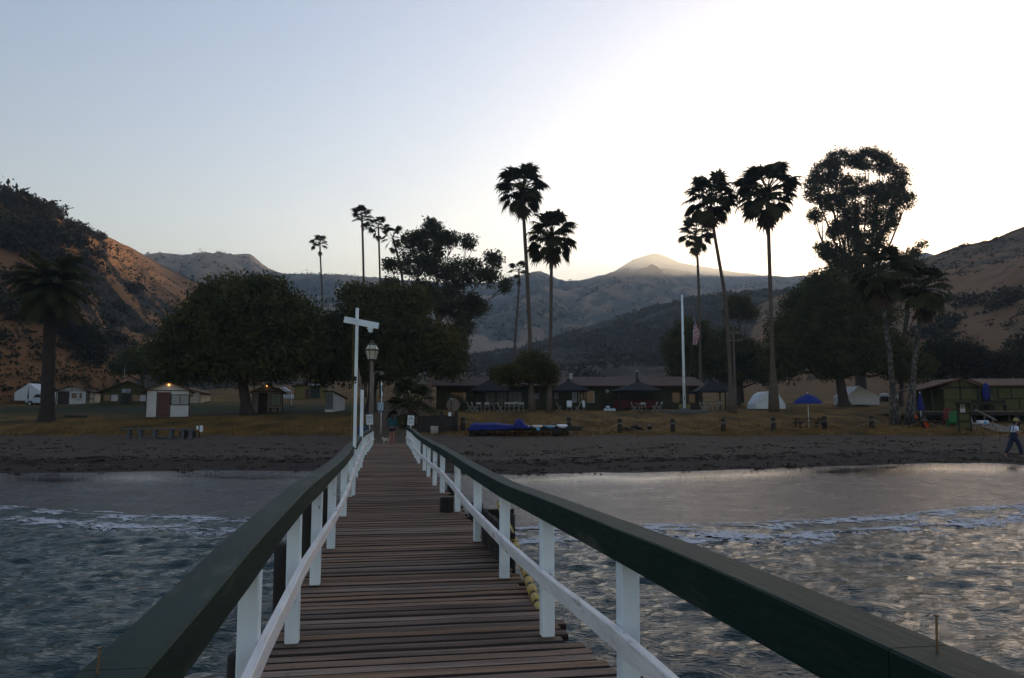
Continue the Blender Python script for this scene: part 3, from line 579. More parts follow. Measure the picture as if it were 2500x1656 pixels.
def lacy(m):
    t = m.node_tree; b = t.nodes['Principled BSDF']; tc = t.nodes.new('ShaderNodeTexCoord'); mp = t.nodes.new('ShaderNodeMapping'); mp.inputs['Scale'].default_value = (.45, 1.2, 1); lk(t, tc.outputs['Object'], mp.inputs[0])
    n = t.nodes.new('ShaderNodeTexNoise'); n.inputs['Scale'].default_value = 4.5; n.inputs['Detail'].default_value = 7; n.inputs['Roughness'].default_value = .65; n.inputs['Distortion'].default_value = .5; lk(t, mp.outputs[0], n.inputs['Vector'])
    s1 = t.nodes.new('ShaderNodeMath'); s1.operation = 'SUBTRACT'; s1.inputs[1].default_value = .5; lk(t, n.outputs['Fac'], s1.inputs[0]); s2 = t.nodes.new('ShaderNodeMath'); s2.operation = 'ABSOLUTE'; lk(t, s1.outputs[0], s2.inputs[0])
    a = t.nodes.new('ShaderNodeAttribute'); a.attribute_name = 'froth'
    d = t.nodes.new('ShaderNodeMath'); d.operation = 'SUBTRACT'; lk(t, a.outputs['Fac'], d.inputs[0]); lk(t, s2.outputs[0], d.inputs[1])
    r = t.nodes.new('ShaderNodeMapRange'); r.inputs[1].default_value = -.012; r.inputs[2].default_value = .03; lk(t, d.outputs[0], r.inputs[0]); lk(t, r.outputs[0], b.inputs['Alpha'])
lacy(FOAM)
fm_ = npmesh('surf_foam', np.stack([Uf, Yf, Zf], 1)[used], mp_[Ff], FOAM, True); attr(fm_, 'froth', np.clip((fo[used] - .46) * .24, 0, .11)); o = link('surf_foam', fm_); o['kind'] = 'stuff'
# dry grass tufts and wrack on the beach
g = np.random.default_rng(44); n = 9000
tx = g.uniform(-34, 36, n); ty = 50 + np.abs(g.normal(0, 1, n)) * 5 + (fbm(tx / 1.4, tx * 0 + 2, 31, 3) - .5) * 1.5; ok = np.abs(tx + 7.6) > 2.2; tx, ty = tx[ok], ty[ok]; tz = gz(tx, ty); n = len(tx)
hh = g.uniform(.06, .22, n); an = g.uniform(0, 6.28, n); dx, dy = np.cos(an) * .05, np.sin(an) * .05; ox, oy = g.normal(0, .05, n), g.normal(0, .05, n)
V = np.stack([np.stack([tx - dx, ty - dy, tz - .02], 1), np.stack([tx + dx, ty + dy, tz - .02], 1), np.stack([tx + ox, ty + oy, tz + hh], 1)], 1).reshape(-1, 3)
o = link('dry_grass', npmesh('dry_grass', V, np.arange(3 * n).reshape(n, 3), M('dry_grass_blade', (.10, .06, .018), .9, .3, .4, c2=(.24, .13, .035), trans=.2))); o['kind'] = 'stuff'
n = 420; tx = g.uniform(-30, 32, n); ln = ip(tx, WETY) + g.choice([.4, 3.2, 4.4, 8], n, p=[.2, .4, .25, .15]) + g.normal(0, .35, n) + (vnoise(tx / 2.2, tx * 0, 8) - .5) * 1.4; tz = gz(tx, ln) + .025
V, Fq = leaves_np(np.repeat(np.stack([tx, ln, tz], 1), 7, 0) + g.normal(size=(n * 7, 3)) * np.array([.22, .07, .012]), .16, 46, .85, .16); o = link('kelp_strands', npmesh('kelp_strands', V, Fq, M('kelp', (.028, .02, .014), .7, .3, 3))); o['kind'] = 'stuff'
n = 900; tx = g.uniform(-30, 32, n); ln = ip(tx, WETY) + g.choice([.9, 3.6, 6.5, 10], n, p=[.25, .4, .25, .1]) + g.normal(0, .5, n); tz = gz(tx, ln) + .02
V, Fq = leaves_np(np.repeat(np.stack([tx, ln, tz], 1), 4, 0) + g.normal(size=(n * 4, 3)) * np.array([.12, .05, .012]), .07, 45); o = link('beach_wrack', npmesh('beach_wrack', V, Fq, M('wrack', (.035, .026, .02), .9, .3, 3))); o['kind'] = 'stuff'
# ================================================================== PIER
pier = thing('wooden_pier', 'long wooden footbridge pier with white posts and green handrails leading to the beach', 'pier', (0, 0, 0), YAW)
pier_m = Matrix.Rotation(YAW, 4, 'Z')
def pw(x, y, z): return pier_m @ Vector((x, y, z))
PLANK = M('deck_plank', (.10, .062, .042), .78, .3, 3.0, c2=(.29, .20, .145), stretch=(.7, 7, 7), bump=.55, bscale=10, contrast=(.28, .72), spec=.12)
def plank_wear(m):
    t = m.node_tree; b = t.nodes['Principled BSDF']; src = b.inputs['Base Color'].links[0].from_socket; oi = [n for n in t.nodes if n.type == 'OBJECT_INFO'][0]
    hs = t.nodes.new('ShaderNodeHueSaturation'); r = t.nodes.new('ShaderNodeMapRange'); r.inputs[3].default_value = .62; r.inputs[4].default_value = 1.38; lk(t, oi.outputs['Random'], r.inputs[0]); lk(t, r.outputs[0], hs.inputs['Value']); lk(t, src, hs.inputs['Color'])
    f = t.nodes.new('ShaderNodeMath'); f.operation = 'MULTIPLY'; f.inputs[1].default_value = 7.31; lk(t, oi.outputs['Random'], f.inputs[0]); f2 = t.nodes.new('ShaderNodeMath'); f2.operation = 'FRACT'; lk(t, f.outputs[0], f2.inputs[0])
    r2 = t.nodes.new('ShaderNodeMapRange'); r2.inputs[3].default_value = .85; r2.inputs[4].default_value = 1.25; lk(t, f2.outputs[0], r2.inputs[0]); lk(t, r2.outputs[0], hs.inputs['Saturation']); lk(t, hs.outputs[0], b.inputs['Base Color'])
plank_wear(PLANK); NAILM = M('nail_head', (.03, .022, .018), .6, .3, 40)
EDGEM = M('plank_edge_grime_shade', (.016, .012, .010), .9, .4, 5, stretch=(.7, 6, 6), c2=(.045, .03, .022))  # grimy plank edges, coloured darker to paint in the shade of the seams
DZ = 1.5
variants = []
for k in range(5):
    mb = MB(); g = random.Random(k); ns = 6; W = .139; rows = []
    for i in range(ns + 1):
        x = -.5 + i / ns; dz = g.uniform(-.002, .002); dw = g.uniform(-.003, .003)
        rows += [(x, -W / 2 + dw, -.045), (x, -W / 2 + dw, -.014 + dz), (x, -W / 2 + .020 + dw + g.uniform(-.003, .003), dz - .002), (x, 0, dz + .0025), (x, W / 2 - .010, dz - .002), (x, W / 2 + dw, -.014 + dz), (x, W / 2 + dw, -.045)]
    fs = [(i * 7 + j, (i + 1) * 7 + j, (i + 1) * 7 + j + 1, i * 7 + j + 1) for i in range(ns) for j in (2, 3)]
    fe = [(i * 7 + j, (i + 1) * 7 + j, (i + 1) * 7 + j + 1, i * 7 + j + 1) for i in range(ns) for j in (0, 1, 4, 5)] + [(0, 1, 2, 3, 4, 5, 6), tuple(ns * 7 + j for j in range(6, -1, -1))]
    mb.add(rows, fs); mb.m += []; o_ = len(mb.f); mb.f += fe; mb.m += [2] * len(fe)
    for x in (-.405, .405, -.06 if k % 2 else .08):
        for yy in (-.036, .034):
            q = x + g.uniform(-.008, .008); z = .0052; mb.add([(q - .0028, yy - .006, z), (q + .0028, yy - .006, z), (q + .0028, yy + .006, z), (q - .0028, yy + .006, z)], [(0, 1, 2, 3)], 1)
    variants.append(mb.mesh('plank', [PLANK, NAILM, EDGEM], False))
y = 2.0; k = 0
while y < 44.9:
    o = link('plank', variants[k % 5], pier); k += 1
    xl = -.78 + random.uniform(-.05, .05) - (.0 if y > 5 else .05); xr = 1.36 + random.uniform(-.07, .06)
    if 3.9 < y < 5.4: xr += .05 + (5.4 - y) * .06
    o.location = ((xl + xr) / 2, y, DZ + random.uniform(-.006, .004)); o.scale = (xr - xl, 1, 1); o.rotation_euler = (random.uniform(-.02, .02), random.uniform(-.002, .002), random.uniform(-.004, .004) + (math.pi if random.random() < .5 else 0))
    y += .1495
# rails measured along the pier: (distance, height)
RT = [(-1.5, 2.58), (1.5, 2.58), (2.32, 2.58), (3.11, 2.568), (3.5, 2.555), (5.45, 2.509), (7.3, 2.452), (9.5, 2.439), (10.7, 2.434), (13.45, 2.435), (16.2, 2.45), (19.4, 2.46), (24, 2.45), (28.8, 2.48), (33, 2.50), (38, 2.47), (43.5, 2.44)]
RB = [(-1.5, 2.42), (1.5, 2.43), (3.5, 2.40), (5.5, 2.36), (7.5, 2.31), (10.9, 2.29), (14.8, 2.30), (18.3, 2.32), (22, 2.312), (24, 2.32), (28, 2.332), (33.8, 2.34), (41.5, 2.31), (43.5, 2.30)]
LT = [(-1.5, 2.46), (2.06, 2.476), (2.8, 2.487), (3.45, 2.512), (4.03, 2.524), (4.85, 2.534), (5.7, 2.543), (6.7, 2.545), (8.3, 2.517), (10, 2.495), (13, 2.476), (15.9, 2.484), (21.2, 2.46), (25.9, 2.455), (33.5, 2.43), (39.2, 2.425), (43.8, 2.37)]
LB = [(-1.5, 2.32), (2.52, 2.339), (3.2, 2.355), (3.8, 2.36), (4.5, 2.392), (5.3, 2.404), (6.2, 2.407), (7.2, 2.388), (8.65, 2.38), (12.2, 2.345), (15.7, 2.315), (20.6, 2.33), (25.6, 2.35), (31.5, 2.325), (38.6, 2.30), (43.8, 2.25)]
RMT = [(-1.5, 2.10), (3, 2.09), (3.7, 2.08), (5.2, 2.01), (7, 1.965), (9.4, 1.95), (11, 1.945), (12.5, 1.97), (15.8, 2.01), (19.6, 2.0), (22, 1.96), (25.6, 1.93), (28.2, 1.93), (29.6, 2.07), (35, 2.08), (39, 1.95), (43.5, 1.9)]
LMT = [(-1.5, 1.98), (3.42, 2.02), (3.86, 2.045), (4.75, 2.055), (5.7, 2.075), (7.4, 2.036), (9, 1.99), (10.65, 1.96), (12.87, 1.985), (15, 2.05), (21, 2.06), (24.9, 2.09), (31.4, 2.0), (38.7, 1.97), (43.5, 1.82)]
LXP = [(-2, -.615), (5.7, -.615), (7.6, -.607), (9.6, -.60), (12.6, -.605), (15.9, -.635), (17.9, -.645), (22.9, -.695), (25.4, -.705), (29.3, -.72), (34.3, -.65), (38.4, -.60), (44.5, -.56)]
RXP = [(-2, 1.198), (9.8, 1.2), (12.9, 1.235), (16, 1.222), (17.7, 1.178), (20.3, 1.178), (22.5, 1.182), (26, 1.185), (29, 1.2), (34, 1.28), (37, 1.30), (41, 1.33), (44.5, 1.33)]
LX = lambda y: float(ip(y, LXP)); RX = lambda y: float(ip(y, RXP))
def railseg(name, di, do, cx_, top, bot, ys_, mat, off=(0, 0), bev=.006):
    """one length of timber that follows the measured heights; xi inner side, xo outer side"""
    mb = MB(); vs = []; sg = 1 if do > di else -1
    for y in ys_:
        xi, xo = cx_(y) + di, cx_(y) + do
        zt, zb = top(y), bot(y); o = off[0] * (vnoise(np.array([y / 3.1]), np.array([1.7 + off[1]]), 5)[0] - .5)
        vs += [(xi + o, y, zb), (xi + o, y, zt - bev), (xi + o + sg * bev, y, zt), (xo + o - sg * bev, y, zt), (xo + o, y, zt - bev), (xo + o, y, zb)]
    n = len(ys_); fs = [(i * 6 + j, (i + 1) * 6 + j, (i + 1) * 6 + (j + 1) % 6, i * 6 + (j + 1) % 6) for i in range(n - 1) for j in range(6)] + [tuple(range(6)), tuple((n - 1) * 6 + j for j in range(5, -1, -1))]
    if sg < 0: fs = [tuple(reversed(f)) for f in fs]
    mb.add(vs, fs); return mb.build(name, mat, pier)
def seglist(cuts, step=.45): return [list(np.linspace(a, b - .004, max(3, int((b - a) / step)))) for a, b in zip(cuts[:-1], cuts[1:])]
fR = lambda y: float(ip(y, RT)); fRb = lambda y: float(ip(y, RB)); fL = lambda y: float(ip(y, LT)); fLb = lambda y: float(ip(y, LB)); fRM = lambda y: float(ip(y, RMT)); fLM = lambda y: float(ip(y, LMT))
for ys_ in seglist([-1.5, 1.62, 8.0, 14, 20, 26.3, 32, 38, 44.2]):
    railseg('top_rail', -.078, .078, RX, fR, fRb, ys_, GREEN, (.012, 0))
for ys_ in seglist([-1.5, 2.1, 9.9, 15.9, 21.8, 27.6, 33.5, 38, 44.0]):
    railseg('top_rail', .058, -.109, LX, fL, fLb, ys_, GREEN, (.012, 3))
for ys_ in seglist([-1.5, 3.75, 4.6, 10.8, 16.5, 22, 28.2, 34, 43.8]):
    railseg('mid_rail', -.093, -.05, RX, fRM, lambda y: fRM(y) - .095, ys_, WHITER, (.006, 0), .005)
for ys_ in seglist([-1.5, 4.45, 7.6, 15.75, 22, 28, 34, 43.8]):
    railseg('mid_rail', .095, .05, LX, fLM, lambda y: fLM(y) - .095, ys_, WHITER, (.006, 3), .005)
post_l = [2.0, 3.93, 5.765, 7.65, 9.65, 12.65, 15.6, 17.97, 20.4, 22.95, 25.45, 27.4, 29.35, 31.8, 34.3, 36.4, 38.4, 40.6, 42.4, 43.9]
post_r = [1.9, 3.755, 5.635, 7.65, 9.88, 12.95, 16.05, 17.77, 20.3, 22.55, 25.95, 27.3, 29.3, 31.8, 34, 36.7, 38.8, 40.8, 42.2, 43.9]
for lst, cx_, fb in ((post_l, LX, fLb), (post_r, RX, fRb)):
    for yy in lst:
        h = fb(yy) - .003 - DZ - .006
        MB().box((cx_(yy) + random.uniform(-.005, .005), yy, DZ + .006 + h / 2), (.096, .09, h), bev=.008, ry=random.uniform(-.006, .006), rz=random.uniform(-.03, .03)).build('railing_post', WHITE, pier)
for x in (-.72, -.1, .62, 1.28):
    MB().box((x, 22.5, DZ - .2), (.09, 45, .28), bev=.01).build('stringer_beam', DARKW, pier)
for y in np.arange(2.2, 41, 4.35):
    MB().box((.29, y, DZ - .46), (2.5, .2, .22), bev=.015).build('cross_beam', DARKW, pier)
    for x in (-.62, 1.2):
        X, Y, _ = pw(x, y, 0); zb = gz1(X, Y) - .6
        MB().tube([(x, y, zb), (x, y, DZ - .57)], .14, 10).build('piling', DARKW, pier, True)
for x, y, top in ((-.93, 8.05, 1.83), (-.93, 10.7, 1.99), (-.93, 13.2, 1.9), (1.06, 13.0, 1.74), (1.47, 12.3, 1.72), (-.95, 5.9, 1.42), (1.5, 16.9, 1.62)):
    X, Y, _ = pw(x, y, 0)
    MB().lathe([(.11, gz1(X, Y) - .6), (.115, top - .03), (.1, top)], 10, (x, y, 0)).build('piling', DARKW, pier, True)
for x, y, z, h in ((1.215, 1.58, 2.58, .075), (-.675, 2.07, 2.475, .06), (1.2, 7.1, 2.46, .05), (-.65, 8.4, 2.515, .05)):
    MB().tube([(x, y, z - .03), (x + .004, y, z + h)], .0028, 6).lathe([(.005, 0), (.006, .002), (.0055, .004)], 8, (x + .004, y, z + h)).build('nail', M('rusty_nail', (.16, .10, .05), .6, .4, 60), pier)
# dark gangway landing and rope-wrapped pole hung outside the right railing
t = thing('landing_box', 'narrow dark tarred timber box fixed outside the right railing beside the striped pole', 'timber box', pw(1.33, 9.0, 0), YAW)
for k in range(4): MB().box((-.05, -.62 + k * .42, 1.64 + .003 * (k % 2)), (.04, .41, .56), bev=.008).build('board', DARKW, t)
for k in range(4): MB().box((.055, -.60 + k * .41, 1.6), (.04, .40, .5), bev=.008).build('board', DARKW, t)
MB().box((.13, .84, 1.66), (.40, .05, .5)).build('end_board', DARKW, t)
X, Y, _ = pw(1.55, 9.7, 0); MB().tube([(.24, .7, gz1(X, Y) - .5), (.24, .7, 1.86)], .085, 9).build('piling', DARKW, t, True)
t = thing('striped_pole', 'yellow pole wrapped with black bands leaning along the right side of the pier', 'mooring pole', pw(1.31, 8.1, 0), YAW)
a, b = Vector((0, -1.66, 1.475)), Vector((.15, 1.66, 2.0)); YEL = M('yellow_foam', (.42, .28, .055), .8, .35, 9, c2=(.55, .43, .20), bump=.6); n = 17
for k in range(n):
    p, q = a.lerp(b, k / n), a.lerp(b, (k + .70) / n); e = a.lerp(b, (k + 1) / n); r = .042 + random.uniform(-.003, .003)
    MB().tube([p, p.lerp(q, .15), p.lerp(q, .85), q], [r * .85, r, r, r * .85], 10).build('foam_sleeve', YEL, t, True)
    MB().tube([q, q.lerp(e, .5), e], [r * .72, r * .78, r * .72], 10).build('black_band', BLACK, t, True)
MB().box((.08, -1.3, 1.38), (.14, .3, .2), bev=.01).build('bracket', DARKW, t)
# ================================================================== POLES AT THE PIER
p0 = pw(-.565, 15.9, DZ)
t = thing('white_pole', 'tall white wooden pole with a tilted crossboard at its top, strapped to the left railing', 'pole', p0)
topz = at(861, 753, p0.y).z - DZ
MB().box((0, 0, topz / 2 + .004), (.052, .085, topz), bev=.006).build('post', WHITE, t)
cl, cr_ = at(841.5, 781, p0.y) - p0, at(925.5, 797, p0.y) - p0; m_ = (cl + cr_) / 2
MB().box((m_.x, -.053, m_.z), ((cr_ - cl).length, .03, .125), bev=.004, ry=math.atan2(-(cr_.z - cl.z), cr_.x - cl.x)).build('crossboard', WHITE, t)
e = at(905, 803, p0.y) - p0; MB().box((e.x, -.04, e.z), (.12, .05, .05), bev=.01).lathe([(.035, -.05), (.05, -.02), (.03, .02)], 10, (e.x, -.02, e.z - .03)).build('lamp_socket', WHITE, t)
for zz in (at(858, 785, p0.y).z - DZ, at(858, 779, p0.y).z - DZ): MB().lathe([(.008, 0), (.008, .01)], 6, (0, -.088, zz)).build('bolt', BLACK, t)
MB().tube([(-.05, -.03, topz - .28), (-.065, -.05, topz - .6), (-.055, -.04, topz * .62), (-.06, -.045, 1.15)], .006, 5).build('cable', M('yellow_cord', (.22, .17, .05), .7, .2, 5), t)
zz = at(856, 925, p0.y).z - DZ; MB().box((.0, -.047, zz), (.05, .012, .09)).box((.0, -.047, zz - .08), (.03, .01, .04)).build('cleat', BLACK, t)
MB().tube([(-.05, 0, .93), (-.055, -.055, .95), (.055, -.055, .93), (.055, .02, .95)], .012, 6).build('strap', BLACK, t)
p0 = pw(-.66, 24.2, DZ)
t = thing('white_pole', 'shorter white pole with bare grey top and slanted board, behind the tall white pole', 'pole', p0)
zt = at(873, 940, p0.y).z - DZ; zl = at(873, 952, p0.y).z - DZ
MB().box((0, 0, zl / 2), (.09, .09, zl), bev=.008).build('post', WHITE, t)
MB().box((0, 0, (zt + zl) / 2 + .001), (.085, .085, zt - zl), bev=.008).build('bare_post_top', WOOD, t)
a_, b_ = at(869.5, 893, p0.y) - p0, at(880, 932, p0.y) - p0
MB().tube([a_ + Vector((0, -.06, 0)), b_ + Vector((0, -.06, 0))], 0, rect=(.09, .05)).build('slanted_board', WOOD, t)
# street lamp
Y = 47.5; b0 = spot(905.5, Y); k = Y / F
t = thing('street_lamp', 'old-style street lamp with a six-sided glass lantern on a thick wooden post', 'street lamp', b0)
zb = at(905, 879, Y).z - b0.z
MB().tube([(0, 0, -.3), (0, 0, 1.2), (0, 0, zb)], [.135, .12, .105], 10).build('post', WOOD, t, True)
hz = lambda py: at(905, py, Y).z - b0.z
LG = M('lantern_glass', (.42, .42, .30), .35, .15, 2, c2=(.55, .54, .42), spec=.5)
mb = MB()
for j in range(6):
    a0, a1 = math.pi / 3 * j + .26, math.pi / 3 * (j + 1) + .26
    def rim(r, a, z): return (r * math.cos(a), r * math.sin(a), z)
    d = .03
    MB().add([rim(.26, a0 + d, hz(877.5)), rim(.26, a1 - d, hz(877.5)), rim(.39, a1 - d, hz(857)), rim(.39, a0 + d, hz(857))], [(0, 1, 2, 3)]).build('pane', LG, t)
    MB().add([rim(.40, a0 + d, hz(853)), rim(.40, a1 - d, hz(853)), rim(.24, a1 - d, hz(842)), rim(.24, a0 + d, hz(842))], [(0, 1, 2, 3)]).build('pane', LG, t)
    mb.tube([rim(.265, a0, hz(878)), rim(.40, a0, hz(856))], .02, 5).tube([rim(.41, a0, hz(854)), rim(.25, a0, hz(841.5))], .02, 5)
mb.lathe([(.24, hz(880)), (.29, hz(878.5)), (.27, hz(877))], 6).lathe([(.38, hz(857.5)), (.44, hz(856)), (.44, hz(854)), (.39, hz(852.8))], 6).lathe([(.26, hz(843)), (.27, hz(841)), (.12, hz(838)), (.1, hz(834)), (.02, hz(831.5))], 8)
mb.build('lantern_frame', M('verdigris_metal', (.05, .055, .045), .6, .4, 5), t)
# gooseneck light, thin mast, notice sign
Y = 49.0; b0 = spot(911, Y); hz = lambda py: at(911, py, Y).z - b0.z; kx = Y / F
t = thing('gooseneck_lamp', 'thin gooseneck lamp pole curving right behind the street lamp', 'lamp', b0)
MB().tube([(0, 0, -.2), (0, 0, hz(918)), (.03, 0, hz(912)), (.1, 0, hz(909)), (.2, 0, hz(908.2)), (.4, 0, hz(908.6))], .022, 7).build('pole', GREYM, t, True)
MB().lathe([(.05, .1), (.09, .04), (.17, -.10), (.15, -.13)], 12, (.5, 0, hz(911))).build('lamp_shade', M('tan_metal', (.16, .12, .09), .5, .2, 4), t, True)
b0 = spot(930, 51); hz = lambda py: at(930, py, 51).z - b0.z
t = thing('thin_mast', 'thin white mast standing behind the blue-white notice sign', 'mast', b0)
MB().tube([(-.02, 0, -.2), (.03, 0, hz(975)), (-.01, 0, hz(930))], [.035, .03, .015], 6).build('pole', WHITE, t); MB().box((.02, -.03, hz(938)), (.1, .05, .16)).box((.05, -.03, hz(962)), (.09, .05, .3)).build('fitting', WHITE, t)
INK = M('sign_ink', (.012, .03, .06), .7, .2, 5); SIGN = M('sign_white', (.62, .68, .72), .5, .06, 3)
b0 = spot(929, 49.5); k = 49.5 / F; hz = lambda py: at(929, py, 49.5).z - b0.z
t = thing('notice_sign', 'pale blue notice sign on a post beyond the pier end', 'sign', b0)
MB().box((0, 0, hz(1005) / 2), (.05, .05, hz(1005))).build('post', WOOD, t)
MB().box((0, -.04, hz(992.6)), (14 * k, .015, 19 * k), bev=.004).build('panel', M('sign_pale_blue', (.30, .40, .50), .5, .12, 2), t)
MB().box((0, -.05, hz(1005.6)), (8 * k, .012, 5.5 * k)).build('lower_plate', M('sign_blue_grey', (.13, .18, .24), .5, .2, 4), t); MB().lathe([(.035, 0), (.035, .004)], 10, (.02, -.052, hz(999.4))).build('emblem', INK, t)
def arrow_sign(pxc, pyc, tilt, d, Y, label, lines):
    b0 = at(pxc, 1046, Y); k = Y / F; t = thing('arrow_sign', label, 'sign', b0 - Vector((0, 0, .55)))
    z = at(pxc, pyc, Y).z - b0.z + .55; W, H = 16 * k, 24 * k
    T = Matrix.Translation((0, 0, z)) @ Matrix.Rotation(tilt, 4, 'Y')
    def pl(mb_, nm, mat):
        mb_.v = [tuple(T @ Vector(v)) for v in mb_.v]; return mb_.build(nm, mat, t)
    pl(MB().box((0, .012, 0), (W, .02, H), bev=.006), 'panel', SIGN)
    MB().box((0, .03, (z - .1) / 2), (.04, .025, z + .1)).build('post', WHITE, t)
    mb_ = MB()
    for zf, ws in lines:
        x = -sum(ws) / 2 - .012 * (len(ws) - 1) / 2
        for w_ in ws: mb_.box(((x + w_ / 2) * W, -.0006, zf * H), (w_ * W, .003, .042 * H)); x += w_ + .03
    pl(mb_, 'lettering', INK)
    pl(MB().prism([(d * .40 * W, -.12 * H), (d * .2 * W, -.065 * H), (d * .2 * W, -.10 * H), (-d * .38 * W, -.10 * H), (-d * .38 * W, -.14 * H), (d * .2 * W, -.14 * H), (d * .2 * W, -.175 * H)][::(1 if d > 0 else -1)], -.002, .001), 'arrow', INK)
arrow_sign(902, 1024.8, -.06, -1, 42.3, 'white sign with an arrow pointing left at the pier end', [(.34, (.3, .2, .26)), (.22, (.22, .3, .24)), (.10, (.42, .38)), (-.28, (.4, .36))])
arrow_sign(1002.7, 1026.8, .06, 1, 42.3, 'white sign with an arrow pointing right at the pier end', [(.34, (.52,)), (.21, (.3, .46)), (.09, (.44, .36)), (-.27, (.6,))])
# bins beside the left sign
def bin_(px, py, w_, h, mat, label):
    b0 = on(px, py); k = b0.y / F; t = thing('refuse_bin', label, 'bin', b0); W, H = w_ * k, h * k
    MB().add([(s * W * .42 * a, c * W * .42 * a, z) for z, a in ((0, .85), (H * .92, 1)) for s, c in ((-1, -1), (1, -1), (1, 1), (-1, 1))], [(3, 2, 1, 0), (4, 5, 6, 7), (0, 1, 5, 4), (1, 2, 6, 5), (2, 3, 7, 6), (3, 0, 4, 7)]).build('body', mat, t)
    MB().box((0, 0, H * .96), (W * .95, W * .95, H * .08), bev=.02).build('lid', mat, t); return t
bin_(884, 1070, 22, 26, M('bin_blue', (.02, .06, .17), .6, .1, 3), 'blue bin behind the left railing near the pier end')
bin_(895, 1064, 14, 29, M('bin_green', (.012, .06, .035), .6, .1, 3), 'green bin beside the left arrow sign')
# ================================================================== BUILDINGS
BULB = M('lit_bulb', (1, .35, .06), .5, .0, 1, c2=(1, .42, .10), emit=4)
class House:
    def __init__(s, name, label, cat, x0, x1, yb, Y, group=None, face=0):
        s.k = Y / F; s.pc = (x0 + x1) / 2; s.Y = Y; z = at(s.pc, yb, Y); s.base = z; a_ = math.atan2(z.x, z.y) * face; s.k /= math.cos(a_); s.o = thing(name, label, cat, z, -a_, group); s.x0, s.x1, s.yb = x0, x1, yb
    def X(s, px): return (px - s.pc) * s.k
    def Z(s, py): return at(s.pc, py, s.Y).z - s.base.z
    def rect(s, nm, mat, x0, x1, y0, y1, y=0, th=.04, parent=None, label=None):
        a, b, c, d = s.X(x0), s.X(x1), s.Z(y1), s.Z(y0)
        return MB().box(((a + b) / 2, y - th / 2, (c + d) / 2), (b - a, th, d - c)).build(nm, mat, parent or s.o, label=label)
    def gable(s, wall, roof, eave, apex, depth, oh=.25, trim=None, fdn=True, ax=None, flat=None):
        a, b, e, t = s.X(s.x0), s.X(s.x1), s.Z(eave), s.Z(apex); c = s.X(ax) if ax else (a + b) / 2
        MB().prism([(a, -.02), (b, -.02), (b, e), (c, t - .09), (a, e)], 0, depth).build('wall', wall, s.o)
        for sg, xx in ((-1, a), (1, b)):
            sl = (t - e) / abs(c - xx); xe = xx + sg * oh; ze = e - sl * oh
            MB().prism([(c, t - .07), (c, t), (xe, ze + .07), (xe, ze)][::-sg], -oh * .9, depth + oh * .5).build('roof', roof, s.o)
        if fdn: MB().box(((a + b) / 2, depth / 2, -.42), (b - a - .04, depth - .04, .8)).build('foundation', BROWNT, s.o)
        if trim:
            MB().box(((a + b) / 2, -.02, e - .02), (b - a + .06, .035, .06)).build('trim', trim, s.o)
            for xx in (a + .02, b - .02): MB().box((xx, -.022, e / 2 - .02), (.07, .04, e - .05)).build('trim', trim, s.o)
        return s
    def door(s, x0, x1, y0, y1, mat=BRDOOR):
        d = s.rect('door', mat, x0, x1, y0, y1, 0, .045); s.mk(s.X(x1) - .1, (s.Z(y0) + s.Z(y1)) / 2 - .1, d); return d
    def mk(s, x, z, par): MB().box((x, -.075, z), (.05, .05, .06), bev=.01).build('handle', GREYM, par)
    def window(s, x0, x1, y0, y1, panes=2, frame=BROWNT, glass=PANE, fw=.05, mats=None):
        a, b, c, d = s.X(x0), s.X(x1), s.Z(y1), s.Z(y0); mb = MB()
        mb.box(((a + b) / 2, -.03, d - fw / 2), (b - a, .05, fw)).box(((a + b) / 2, -.03, c + fw / 2), (b - a, .05, fw))
        for xx in (a + fw / 2, b - fw / 2): mb.box((xx, -.03, (c + d) / 2), (fw, .048, d - c - 2 * fw))
        for i in range(1, panes): mb.box((a + (b - a) * i / panes, -.03, (c + d) / 2), (fw * .7, .046, d - c - 2 * fw))
        w_ = mb.build('window', frame, s.o)
        for i in range(panes):
            pa, pb = a + (b - a) * i / panes, a + (b - a) * (i + 1) / panes
            MB().box(((pa + pb) / 2, -.012, (c + d) / 2), (pb - pa - fw, .012, d - c - fw * 1.6)).build('pane', mats[i] if mats else glass, w_)
        return w_
    def lamp(s, px, py):
        l = MB().box((s.X(px), -.05, s.Z(py) + .09), (.10, .1, .05), bev=.01).build('wall_lamp', BLACK, s.o)
        MB().lathe([(.02, .07), (.055, .045), (.06, 0), (.03, -.05)], 10, (s.X(px), -.10, s.Z(py))).build('bulb', BULB, l, True)
# --- small cabins on the left
h = House('white_cabin', 'small white cabin with brown door, curtained window and glowing orange gable lamp', 'cabin', 364, 453, 1018, 61, face=1).gable(WWALL, BRROOF, 953, 932, 3.6, .38, BROWNT)
h.door(387, 412.5, 958, 1018); h.window(414, 452, 963, 989, 2); h.rect('trim', BROWNT, 385.4, 386.8, 953.5, 1018); h.rect('trim', BROWNT, 412.7, 413.8, 953.5, 1018); h.lamp(409, 940)
h = House('grey_cabin', 'small grey-beige cabin with glowing lamp half behind the round tree trunk', 'cabin', 619, 686, 1009, 71, face=1.1).gable(GWALL, BRROOF, 956, 938, 3.2, .36, BROWNT)
h.door(632, 652, 959, 1008, M('dark_brown_door', (.03, .02, .018), .7, .2, 3)); h.window(659, 682, 960, 991, 2, BROWNT, M('greenish_curtain', (.16, .22, .20), .3, .15, 4, stretch=(6, 1, .3))); h.lamp(650, 942)
hb = thing('wall_bench', 'dark bench standing under the window of the grey cabin', 'bench', h.base + Vector((h.X(671), -.35, -.0)))
MB().box((0, 0, .45), (.85, .3, .05)).build('seat', BROWNT, hb)
for x in (-.33, .33): MB().box((x, 0, .12), (.08, .28, .62)).build('leg', BROWNT, hb)
